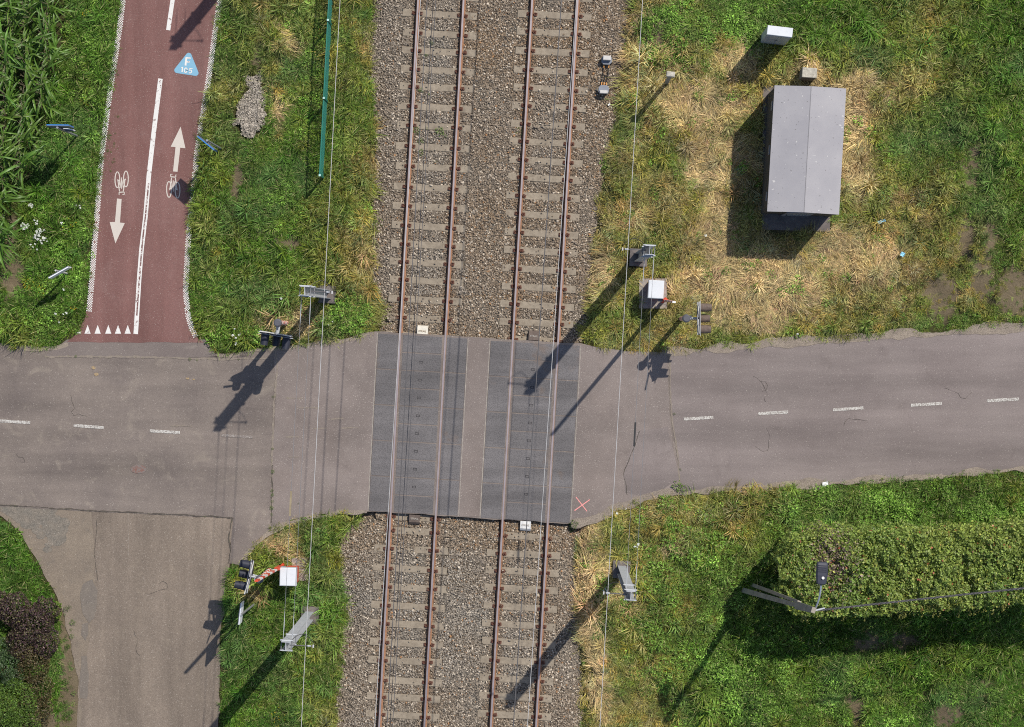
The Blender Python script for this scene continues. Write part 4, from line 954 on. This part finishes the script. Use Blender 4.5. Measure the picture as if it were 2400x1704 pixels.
sign('white_sign', (159, 641.5), (130, 634), 1.95, [((113, 650), (159, 624), 1.45, 1.95, 'sign_white', 1)], 'white edged signboard on a low post among yellow flowers', 'sign', 'box_lid', .03)
sign('white_sign', (596, 1416), (565, 1441), 3.0, [((563.5, 1414), (558, 1464), 2.35, 3.0, 'sign_white', -1)], 'white edged signboard on a tall grey post beside the side road', 'sign')
b = P(1562, 194); o = thing('marker_post', 'grey marker post with a short concrete top plate in dry grass', 'post', (b.x, b.y, -.05), math.radians(-6))
MB().box((0, 0, 1.08), (.11, .09, 2.16)).build('post', 'box_grey', o); MB().bbox((0.0, .03, 2.24), (.27, .17, .16), b=.02).build('top_plate', 'concrete_pale', o)

# ------------------------------------------------------------------ green mesh fence
f0, f1 = P(771.5, 0, 1.25), P(750, 411, 1.25); fd = (f1 - f0).normalized(); fl = (f1 - f0).length
fo = thing('mesh_fence', 'green welded mesh fence with mint capped posts ending in the verge', 'fence', (f1.x, f1.y, 0), 0)
tpost = [-.26, .116, .56, 1.0]; pp = [f0.lerp(f1, t) - Vector((f1.x, f1.y, 1.25)) for t in tpost]
for p in pp:
    q = MB().box((p.x, p.y, .62), (.06, .06, 1.4)).build('post', 'fence_green', fo); MB().box((p.x, p.y, 1.335), (.066, .066, .03)).build('cap', 'cap_mint', q)
for a, c in zip(pp, pp[1:]):
    m = MB(); L = (c - a).length; n = int(L / .05)
    for z in (.05, .25, .45, .65, .85, 1.05, 1.25): m.bar(a + Vector((0, 0, z)), c + Vector((0, 0, z)), .012, .016, side=(0, 0, 1))
    for i in range(1, n): p = a.lerp(c, i / n); m.bar(p + Vector((0, 0, .0)), p + Vector((0, 0, 1.27)), .007, .007, side=(1, 0, 0))
    m.build('mesh_panel', 'fence_green', fo)
    MB().bar(a + Vector((-.01, 0, 1.28)), c + Vector((-.01, 0, 1.28)), .03, .035, side=(0, 0, 1)).build('top_rail', 'fence_green', fo)

# ------------------------------------------------------------------ hut, cabinet, concrete block
ze, zr = 2.3, 2.48
A_, B_, C_ = P(1815.5, 200, ze), P(1901.3, 202, zr), P(1983.4, 207.6, ze); a_, b_, c_ = P(1798, 495.5, ze), P(1884.4, 497.7, zr), P(1966.5, 503, ze)
ctr = (A_ + C_ + a_ + c_) / 4; hut = thing('equipment_hut', 'grey flat-sided equipment hut with a low pitched speckled roof', 'hut', (ctr.x, ctr.y, -.05))
lc = lambda p: p - Vector((ctr.x, ctr.y, -.05))
for q4 in ((A_, B_, b_, a_), (B_, C_, c_, b_)):
    q4 = [lc(p) for p in q4]; g_ = (q4[1] - q4[0]).normalized() * .004
    q4 = [q4[0], q4[1] - g_, q4[2] - g_, q4[3]] if q4[0] == lc(A_) else [q4[0] + g_, q4[1], q4[2], q4[3] + g_]
    m = MB(); m.add(q4 + [p - Vector((0, 0, .07)) for p in q4], [(3, 2, 1, 0), (4, 5, 6, 7), (0, 1, 5, 4), (1, 2, 6, 5), (2, 3, 7, 6), (3, 0, 4, 7)]); m.build('roof_slab', 'shed_roof', hut)
m = MB(); m.bar(lc(B_) + Vector((0, 0, -.012)), lc(b_) + Vector((0, 0, -.012)), .03, .02, side=(1, 0, 0)); m.build('ridge_joint', 'slot_dark', hut)
def inset(d): 
    q = [lc(p) for p in (A_, C_, c_, a_)]; m_ = sum(q, Vector()) / 4; return [p + (m_ - p).normalized() * d for p in q]
wl = inset(.05); names = []
for i in range(4):
    p, q = wl[i], wl[(i + 1) % 4]; dq = (q - p).normalized(); nn = Vector((dq.y, -dq.x, 0)) * -1
    m = MB(); m.bar((p + q) / 2 * 1.0 - dq * ((q - p).length / 2 - .03) + Vector((0, 0, 0)), (p + q) / 2 + dq * ((q - p).length / 2 - .03), 0.01, .01) if False else None
    m = MB(); m.add([Vector((p.x, p.y, 0)), Vector((q.x, q.y, 0)), Vector((q.x, q.y, ze - .03)), Vector((p.x, p.y, ze - .03))], [(0, 1, 2, 3), ]); 
    ip, iq = p + (Vector((0, 0, p.z)) - p) * .04, q + (Vector((0, 0, q.z)) - q) * .04
    m.add([Vector((ip.x, ip.y, 0)), Vector((iq.x, iq.y, 0)), Vector((iq.x, iq.y, ze - .03)), Vector((ip.x, ip.y, ze - .03))], [(3, 2, 1, 0)])
    m.build('wall', 'wall_dark', hut)
p, q = wl[3], wl[0]
for t in (.12, .5, .86):
    c = p.lerp(q, t); MB().box((c.x - .012, c.y, 1.7), (.02, .3, .3), rz=-.06).build('vent', 'box_grey', hut)
p, q = wl[2], wl[3]; c = p.lerp(q, .5); d_ = MB().box((c.x, c.y - .012, 1.0), (.95, .03, 1.95)).build('door', 'box_grey', hut); MB().box((c.x - .38, c.y - .04, 1.0), (.03, .04, .14)).build('handle', 'slot_dark', d_)
MB().prism([lc((*P(x, y).xy, 0) if False else P(x, y, 0)).xy for x, y in ((1788, 200), (1950, 206), (1945, 543), (1786, 538))], -.25, .055).build('foundation', 'concrete_dark', hut)

tp = [P(x, y, 2.25) for x, y in ((1800, 59), (1859.4, 66), (1856, 87.4), (1797, 80.8))]; cc = sum(tp, Vector()) / 4; e = tp[1] - tp[0]; rz = math.atan2(e.y, e.x)
cab = thing('switch_cabinet', 'tall pale grey steel cabinet standing in the weeds above the hut', 'cabinet', (cc.x, cc.y, -.05), rz)
W_, D_ = e.length, (tp[3] - tp[0]).length
MB().bbox((0, 0, .09), (W_ * .96, D_ * .92, .3), b=.01).build('plinth', 'concrete_dark', cab)
MB().bbox((0, 0, 1.2), (W_ * .97, D_ * .95, 2.1), b=.01).build('body', 'grey_paint', cab)
MB().bbox((0, 0, 2.265), (W_, D_, .07), b=.012).build('roof', 'white_paint', cab)
for s_ in (-1, 1):
    d_ = MB().box((s_ * W_ * .235, -D_ * .49, 1.22), (W_ * .455, .02, 1.95)).build('door', 'grey_paint', cab)
    MB().box((s_ * .03, -D_ * .49 - .018, 1.3), (.02, .02, .16)).build('handle', 'galvanised_dark', d_)
MB().box((W_ * .475, 0, 2.0), (.03, D_ * .55, .1)).build('vent', 'galvanised_dark', cab)
MB().box((.1, -D_ * .49 - .013, 1.95), (.07, .006, .06)).build('warning_plate', 'plate_tan', cab)

tp = [P(x, y, 1.0) for x, y in ((1880.6, 157.6), (1915, 160), (1913.7, 183.5), (1880, 181))]; cc = sum(tp, Vector()) / 4; e = tp[1] - tp[0]; rz = math.atan2(e.y, e.x)
blk = thing('concrete_pillar', 'short lichen-stained concrete pillar standing beside the hut end wall', 'pillar', (cc.x, cc.y, -.05), rz)
MB().bbox((0, 0, .52), (e.length * .97, (tp[3] - tp[0]).length * .96, 1.0), b=.02).build('body', 'concrete', blk); MB().bbox((0, 0, 1.04), (e.length, (tp[3] - tp[0]).length, .06), b=.015).build('cap', 'concrete_pale', blk)

# track-side boxes with cables
def tbox(px, py, flip, lab):
    b = P(px, py, -.2); z0 = float(ballast_z(np.array([b.x]), np.array([b.y]))[0]); o = thing('cable_box', lab, 'junction box', (b.x, b.y, z0), TR['B'][4] + (math.pi if flip else 0), 'cable boxes on the ballast shoulder')
    m = MB(); m.prism([(-.17, -.06), (-.1, -.14), (.1, -.14), (.17, -.06), (.17, .08), (.12, .14), (-.12, .14), (-.17, .08)], 0, .2); m.build('base', 'box_grey', o)
    MB().bbox((0, .06 if not flip else .1, .28), (.26, .15 if not flip else .1, .16), b=.015).build('lid', 'box_lid', o)
    MB().box((.19 if not flip else .19, .0, .1), (.04, .1, .12)).build('bracket', 'plate_tan', o)
    for x in ((-.08, .08) if not flip else (-.08, 0, .08)):
        MB().tube([(x, -.12, .12), (x, -.24, .1)], .02, 8).build('gland', 'cable_orange', o)
        MB().tube([(x, -.22, .1), (x * 1.2 + random.uniform(-.03, .03), -.38, .05), (x * .8 + random.uniform(-.05, .05), -.5, .06)], .014, 6).build('cable', 'cable_black', o)
tbox(1421.5, 143, False, 'pale broad lidded cable box on the ballast with two orange glands')
tbox(1414.5, 211, True, 'slate grey cable box on the ballast with three orange glands and narrow lid')

# ------------------------------------------------------------------ concrete lamp pole
pb = P(1740, 1383); lp = thing('lamp_pole', 'leaning split-leg concrete pole with a dark street light over the hedge', 'street lamp', (pb.x, pb.y, -.05))
HT = 8.0; tpz = P(1907, 1430, HT) - Vector((pb.x, pb.y, -.05)); sd = Vector((.3, .9, 0)).normalized()
j = tpz * .8
m = MB()
def taper(m, a, b, wa, wb, ta, tb):
    a, b = Vector(a), Vector(b); d = (b - a).normalized(); u = (sd - d * sd.dot(d)).normalized(); v = d.cross(u); vs = []
    for p, w_, t2 in ((a, wa, ta), (b, wb, tb)):
        for x, y in ((-1, -1), (1, -1), (1, 1), (-1, 1)): vs.append(p + u * x * w_ / 2 + v * y * t2 / 2)
    m.add(vs, [(3, 2, 1, 0), (4, 5, 6, 7), (0, 1, 5, 4), (1, 2, 6, 5), (2, 3, 7, 6), (3, 0, 4, 7)])
taper(m, (0, -.03, -.3), j, .17, .13, .2, .15); m.build('leg', 'concrete_pole', lp)
m = MB(); taper(m, Vector((.30, .16, -.3)), j + sd * .11, .12, .09, .16, .12); m.build('leg', 'concrete_pole', lp)
m = MB(); taper(m, j, tpz, .24, .17, .16, .13); m.build('shaft', 'concrete_pole', lp)
arm0 = P(1912, 1424, HT - .1) - Vector((pb.x, pb.y, -.05)); arm1 = P(1924, 1371, HT + .35) - Vector((pb.x, pb.y, -.05)); am = P(1923, 1400, HT + .2) - Vector((pb.x, pb.y, -.05))
pts = [arm0 * (1 - t) ** 2 + am * 2 * t * (1 - t) + arm1 * t * t for t in np.linspace(0, 1, 9)]
MB().tube(pts, .028, 8).build('arm', 'lamp_arm', lp)
hd = P(1926, 1344, HT + .4) - Vector((pb.x, pb.y, -.05)); hx = Vector((arm1.x - hd.x, arm1.y - hd.y, 0)).normalized(); ang_ = math.atan2(-hx.x, hx.y) + math.pi
m = MB(); ys = [-.33, -.3, -.05, .2, .31, .34]; ws = [.11, .14, .17, .165, .16, .13]; hs = [.04, .07, .09, .085, .06, .03]
for y, w_, h_ in zip(ys, ws, hs): m.v += [(-w_, y, -.03), (w_, y, -.03), (w_, y, h_ * .5), (w_ * .75, y, h_), (-w_ * .75, y, h_), (-w_, y, h_ * .5)]
for i in range(5):
    for q in range(6): m.f.append((i * 6 + q, i * 6 + (q + 1) % 6, i * 6 + 6 + (q + 1) % 6, i * 6 + 6 + q))
m.f += [(5, 4, 3, 2, 1, 0), tuple(range(30, 36))]; m.mi = [0] * len(m.f)
ln = m.build('lantern', 'lamp_dark', lp, hd); ln.rotation_euler = (0, 0, ang_)
MB().box((0, 0, -.035), (.2, .4, .012)).build('diffuser', 'lens_white', ln); MB().tube([(.03, -.12, .08), (.03, -.12, .13)], .042, 12).build('photocell', 'white_band', ln)
for y in (.06, .12, .18, .24): MB().box((0, y, .092), (.25, .018, .02)).build('cooling_fin', 'black_paint', ln)
m = MB(); m.bar(tpz + Vector((-.05, -.06, -.2)), tpz + Vector((.35, .04, -.18)), .05, .04, side=(0, 0, 1)); m.build('wire_bracket', 'galvanised', lp)
a = P(1913, 1431, HT - .2); bq = P(2400, 1380, HT - .35); dq = bq - a
m = MB()
for ph in (0, 2.1, 4.2):
    m.tube([a + dq * t * 1.4 + Vector((0, .022 * math.cos(t * 190 + ph), .022 * math.sin(t * 190 + ph) - .25 * t * (1.4 - t))) for t in np.linspace(0, 1, 150)], .013, 5)
tag(m.build('overhead_cable', 'wire_dark'), 'twisted dark overhead cable leaving the concrete lamp pole over the hedge', 'cable')

# ------------------------------------------------------------------ foliage built leaf by leaf
def foliage(name, pts, nrm, ls, tint, parent, aspect=.55, seed=0, jitter=.8):
    r = np.random.default_rng(seed); n = len(pts)
    d = nrm + r.normal(0, jitter, (n, 3)); d /= np.linalg.norm(d, axis=1)[:, None]
    a = np.cross(d, r.normal(0, 1, (n, 3))); a /= np.linalg.norm(a, axis=1)[:, None] + 1e-9; b = np.cross(d, a)
    l = (ls * r.uniform(.6, 1.4, n))[:, None]
    V = np.stack([pts - a * l * .5, pts + b * l * aspect * .5 + d * l * .06, pts + a * l * .5, pts - b * l * aspect * .5 + d * l * .06], 1).reshape(-1, 3)
    me = bpy.data.meshes.new(name); me.from_pydata(V, [], np.arange(n * 4).reshape(-1, 4)); me.materials.append(MATS['leaf_geo'])
    set_bv(me, np.repeat(r.random(n), 4)); at = me.attributes.new('tint', 'FLOAT_VECTOR', 'POINT'); at.data.foreach_set('vector', np.repeat(tint, 4, 0).astype(np.float32).ravel())
    return tag(link(name, me, parent), kind='stuff')
# hedge
hz = 3.35; hw = [P(x, y, hz) for x, y in ((1850, 1355), (2560, 1318))]
hc = hw[0]; hdir = (hw[1] - hw[0]); hL = hdir.length; hdir.normalize(); hn = Vector((-hdir.y, hdir.x, 0))
hedge = thing('hedge', 'long clipped green hedge with sunlit yellowish leaves beneath the lamp', 'hedge', (hc.x, hc.y, 0))
r = np.random.default_rng(5); n = 62000
s_ = r.uniform(-.3, hL, n); th = r.random(n); side_w = 1.3 + .18 * (fbm(s_ * 1.1, s_ * 0 + 3, 3) - .5) * 2
u_ = np.where(th < .62, r.uniform(-1, 1, n), np.where(th < .84, -1, 1)); vz = np.where(th < .62, 1.0, r.random(n) ** .7)
bmp = .6 * (fbm(s_ * 1.6, u_ * 1.9 + 5, 3) - .5) + .45 * (fbm(s_ * 5.2, u_ * 6 + 5, 2) - .5)
dep = np.abs(r.normal(0, .1, n)) + (r.random(n) < .2) * r.uniform(0, .35, n)
endr = np.clip((s_ + .3) / .5, .25, 1) ** .5
uu = u_ * side_w * endr - np.where(th >= .62, np.sign(u_) * dep, 0) + np.where(th >= .62, bmp * .6, 0); zz = np.where(th < .62, hz - .22 * u_ ** 4 + bmp - dep - .35 * (1 - endr), hz * vz * .95 + bmp * .3)
pts = np.stack([s_ * hdir.x + uu * hn.x, s_ * hdir.y + uu * hn.y, zz], -1)
nr = np.where((th < .62)[:, None], np.array([0, 0, 1.0]), np.stack([np.sign(u_) * hn.x, np.sign(u_) * hn.y, .4 + 0 * u_], -1))
mixn = np.clip(fbm(s_ * .9 + 4, u_ * 1.3, 3) * 1.6 - .35, 0, 1)[:, None]
tint = np.array([.13, .195, .04]) * (1 - mixn) + np.array([.2, .25, .055]) * mixn; tint = tint * r.uniform(.65, 1.35, (n, 1))
redm = (np.exp(-((s_ - 1.45) / .55) ** 2 - ((u_ - .35) / .6) ** 2) > r.random(n) * 1.1)[:, None]; tint = np.where(redm, np.array([.19, .14, .11]) * r.uniform(.6, 1.5, (n, 1)), tint)
tint = np.where((r.random(n) < .1)[:, None], np.array([.3, .32, .07]) * r.uniform(.7, 1.2, (n, 1)), tint)
tint = np.where((r.random(n) < .012)[:, None], np.array([.3, .09, .05]), tint)
foliage('foliage', pts, nr, .088, tint * 1.3, hedge, .6, 3)
# sprigs that hang over the sunny edge
sp, sn = [], []
for k in range(60):
    s0 = r.uniform(.2, hL * .8); L_ = r.uniform(.15, .5)
    for q in range(int(L_ * 60)): f = q / (L_ * 60); sp.append((s0 + r.normal(0, .03) + f * .05, -1.12 - f * L_, hz - .25 - .4 * f ** 2 + r.normal(0, .03)))
sp = np.array(sp); ptsp = np.stack([sp[:, 0] * hdir.x + sp[:, 1] * hn.x, sp[:, 0] * hdir.y + sp[:, 1] * hn.y, sp[:, 2]], -1)
foliage('sprigs', ptsp, np.tile([0, 0, 1.0], (len(sp), 1)), .06, np.array([.24, .24, .06]) * r.uniform(.7, 1.3, (len(sp), 1)), hedge, .6, 8)
m = MB()
for k in range(36):
    s0 = r.uniform(0, hL); p = hdir * s0 + hn * r.uniform(-.3, .3)
    m.tube([(p.x, p.y, -.1), (p.x + r.normal(0, .05), p.y + r.normal(0, .05), 1.0), (p.x + r.normal(0, .3), p.y + r.normal(0, .3), 2.2)], [.04, .03, .012], 6)
    for q in range(4): m.tube([(p.x, p.y, .7 + .25 * q), (p.x + r.normal(0, .5) * hn.x, p.y + r.normal(0, .8), 1.3 + .3 * q)], [.018, .006], 4)
m.build('branches', 'stem_brown', hedge)
# shrubs
def shrub(name, lab, pxs, z, tints, ls, n, seed, asp=.6, cat='shrub'):
    r = np.random.default_rng(seed); c0 = P(*pxs[0][:2], z * .5)
    o = thing(name, lab, cat, (c0.x, c0.y, -.05)); allp, alln = [], []
    for x, y, rad, hh in pxs:
        c = np.array(P(x, y, hh * .8)); k = int(n * rad ** 2 / sum(q[2] ** 2 for q in pxs)); v = r.normal(0, 1, (k, 3)); v[:, 2] = np.abs(v[:, 2]) * 1.0 - .25; v /= np.linalg.norm(v, axis=1)[:, None]
        ln_ = fbm(v[:, 0] * 3 + x, v[:, 1] * 3 + y, 3); rr = rad / 70.5 * (.72 + .55 * ln_) * (1 - np.abs(r.normal(0, .1, k)))
        p = np.stack([c[0] + v[:, 0] * rr, c[1] + v[:, 1] * rr, hh * .55 + v[:, 2] * rr * hh / (rad / 70.5) * .5], -1); allp.append(p); alln.append(v)
    p = np.concatenate(allp) - np.array([c0.x, c0.y, -.05]); nn = np.concatenate(alln); k = len(p)
    t = np.array(tints)[r.choice(len(tints), k)] * r.uniform(.6, 1.4, (k, 1))
    foliage('foliage', p, nn, ls, t, o, asp, seed + 1)
    m = MB()
    for x, y, rad, hh in pxs:
        c = P(x, y, 0) - Vector((c0.x, c0.y, 0))
        for q in range(5): a = r.uniform(0, 6.28); m.tube([(c.x, c.y, 0), (c.x + .15 * math.cos(a), c.y + .15 * math.sin(a), hh * .45), (c.x + rad / 110 * math.cos(a), c.y + rad / 110 * math.sin(a), hh * .8)], [.03, .02, .008], 5)
    m.build('branches', 'stem_brown', o); return o
shrub('copper_shrub', 'dark purple-leaved shrub beside the bare bed of the driveway', [(70, 1470, 50, 1.2), (104, 1432, 30, 1.0), (30, 1430, 42, 1.15), (102, 1508, 34, 1.1), (-5, 1425, 34, 1.1), (45, 1515, 36, 1.1)], 1.2, [(.085, .045, .05), (.12, .07, .07), (.05, .03, .036), (.1, .085, .05), (.13, .12, .05)], .062, 13000, 31)
shrub('berberis_shrub', 'low bronze and green leaved shrub row between the purple shrub and the conifer', [(72, 1560, 44, 1.0), (85, 1620, 38, 1.0), (70, 1680, 44, 1.0), (55, 1530, 36, 1.0), (95, 1660, 26, .9)], 1.0, [(.1, .07, .035), (.12, .1, .04), (.075, .085, .03), (.14, .1, .05)], .05, 11000, 33)
shrub('conifer_shrub', 'bright green feathery conifer shrub in the garden corner', [(25, 1650, 55, 1.6), (-15, 1700, 60, 1.7), (55, 1695, 40, 1.3)], 1.6, [(.11, .19, .03), (.14, .23, .035), (.085, .15, .03)], .07, 11000, 35, .28)
shrub('green_shrub', 'dull grey green bush behind the conifer in the garden corner', [(12, 1560, 34, 1.3), (25, 1590, 26, 1.2), (-20, 1530, 40, 1.4)], 1.3, [(.05, .1, .03), (.08, .13, .05), (.1, .13, .07)], .06, 6000, 37, .4)
shrub('lime_shrub', 'small lime green shrub at the edge of the purple shrub', [(128, 1440, 14, .5), (132, 1420, 10, .4)], .5, [(.16, .24, .03), (.12, .19, .03)], .05, 1100, 39)

# ------------------------------------------------------------------ maize
def maize_leaf_mesh(L, wd, e0, seed):
    r = np.random.default_rng(seed); n = 7; V, Fc = [], []; x = z = 0; e = e0
    for i in range(n + 1):
        f = i / n; w_ = wd * (.55 + 1.2 * f) * (1 - f) ** .75 if f < 1 else 0; w_ = max(w_, .002); tw = r.normal(0, .12)
        V += [(x, -w_, z + w_ * .35), (x, 0, z), (x, w_, z + w_ * .35 + tw * w_)]
        x += L / n * math.cos(e); z += L / n * math.sin(e); e -= .30 * (.6 + f * .9)
    for i in range(n):
        o = i * 3; Fc += [(o, o + 3, o + 4, o + 1), (o + 1, o + 4, o + 5, o + 2)]
    me = bpy.data.meshes.new('leaf'); me.from_pydata(V, [], Fc); me.materials.append(MATS['maize_leaf']); set_bv(me, [.5 + (.22 if i % 3 == 1 else 0) + r.normal(0, .08) for i in range(len(V))]); me.polygons.foreach_set('use_smooth', [True] * len(Fc)); return me
ML = [maize_leaf_mesh(random.uniform(.75, 1.1), random.uniform(.036, .05), random.uniform(.6, 1.1), 900 + i) for i in range(7)]
m = MB(); m.tube([(0, 0, 0), (.01, 0, 1.0), (0, .01, 1.95)], [.016, .013, .007], 6)
MS = m.mesh('stalk', 'maize_leaf'); set_bv(MS, [.5] * len(MS.vertices))
MT = []
for i in range(3):
    m = MB(); m.tube([(0, 0, 0), (0, 0, .3)], .005, 4)
    for q in range(5): a = random.uniform(0, 6.28); e = random.uniform(.3, .9); m.tube([(0, 0, .05), (.12 * math.cos(a) * math.cos(e), .12 * math.sin(a) * math.cos(e), .05 + .14), (.24 * math.cos(a) * math.cos(e), .24 * math.sin(a) * math.cos(e), .2)], .0035, 4)
    MT.append(m.mesh('tassel', 'plate_tan'))
bx0, bx1 = min(p.x for p in MAIZE), max(p.x for p in MAIZE); by0, by1 = min(p.y for p in MAIZE), max(p.y for p in MAIZE); cnt = 0
rowd = TR['A'][1]; yy = by1
pl = []
for i in np.arange(-4, 4, .62):
    for j2 in np.arange(-1, 13, .27):
        c = P(120, 0) + rowd * j2 + Vector((rowd.y, -rowd.x, 0)) * i; c.x += random.uniform(-.07, .07); c.y += random.uniform(-.05, .05)
        if inpoly(np.array([c.x]), np.array([c.y]), MAIZE)[0]: pl.append(c)
for c in pl:
    q = world_to_px(np.array([c.x]), np.array([c.y]))
    if q[0][0] < -45 or q[1][0] < -45: continue
    o = thing('maize_plant', 'tall green maize plant with long arching leaves in the field edge', 'maize', (c.x, c.y, -.03), random.uniform(0, 6.28), 'maize plants at the field edge')
    g = random.uniform(.75, 1.25); tc = (.088 * g * random.uniform(.9, 1.2), .175 * g, .025 * g); sc0 = random.uniform(.85, 1.12); o.scale = (sc0, sc0, sc0)
    st_ = link('stalk', MS, o); st_['tint'] = tc
    for k_ in range(9):
        lf = link('leaf', random.choice(ML), o, (0, 0, .45 + .17 * k_)); lf.rotation_euler = (random.uniform(-.1, .1), random.uniform(-.15, .15), (k_ % 2) * math.pi + random.uniform(-.6, .6)); ss = random.uniform(.8, 1.15) * (1.1 if 2 < k_ < 7 else .85); lf.scale = (ss, ss, ss)
        gg = random.uniform(.8, 1.25); lf['tint'] = tuple(v * gg for v in tc)
    link('tassel', random.choice(MT), o, (0, 0, 1.9))
    cnt += 1

# ------------------------------------------------------------------ litter
def litter(name, px, py, wd, hh, rz, mat, lab, seed, lz=.16):
    r = np.random.default_rng(seed); c = P(px, py, .16); n = 5; V = [(wd * (i / n - .5), hh * (j_ / 3 - .5) * (1 + r.normal(0, .08)), r.uniform(0, .05)) for j_ in range(4) for i in range(n + 1)]
    Fc = [(j_ * (n + 1) + i, j_ * (n + 1) + i + 1, (j_ + 1) * (n + 1) + i + 1, (j_ + 1) * (n + 1) + i) for j_ in range(3) for i in range(n)]
    me = bpy.data.meshes.new(name); me.from_pydata(V, [], Fc); me.materials.append(MATS[mat]); o = link(name, me, None, (c.x, c.y, lz)); o.rotation_euler = (0, 0, rz)
    md = o.modifiers.new('thickness', 'SOLIDIFY'); md.thickness = .004
    return tag(o, lab, 'litter')
litter('drinks_carton', 2066, 519, .27, .1, .25, 'litter_blue', 'long light blue wrapper lying in the grass right of the hut', 1)
litter('drinks_carton', 2115, 596, .14, .13, 1.1, 'litter_blue', 'small crumpled light blue wrapper lying in sparse grass', 2)
litter('plastic_bag', 1935, 1135, .2, .15, .1, 'litter_white', 'white plastic scrap at the gravelly road edge opposite the hut', 3, .05)
litter('paper_scrap', 1869, 783, .07, .05, .4, 'litter_white', 'tiny white paper scrap in the grass below the hut', 4)
litter('paper_scrap', 1428, 243, .08, .05, .8, 'litter_white', 'tiny white paper scrap on the ballast near the cable boxes', 5, -.16)
print('plants', cnt, 'objects', len(SC.objects))
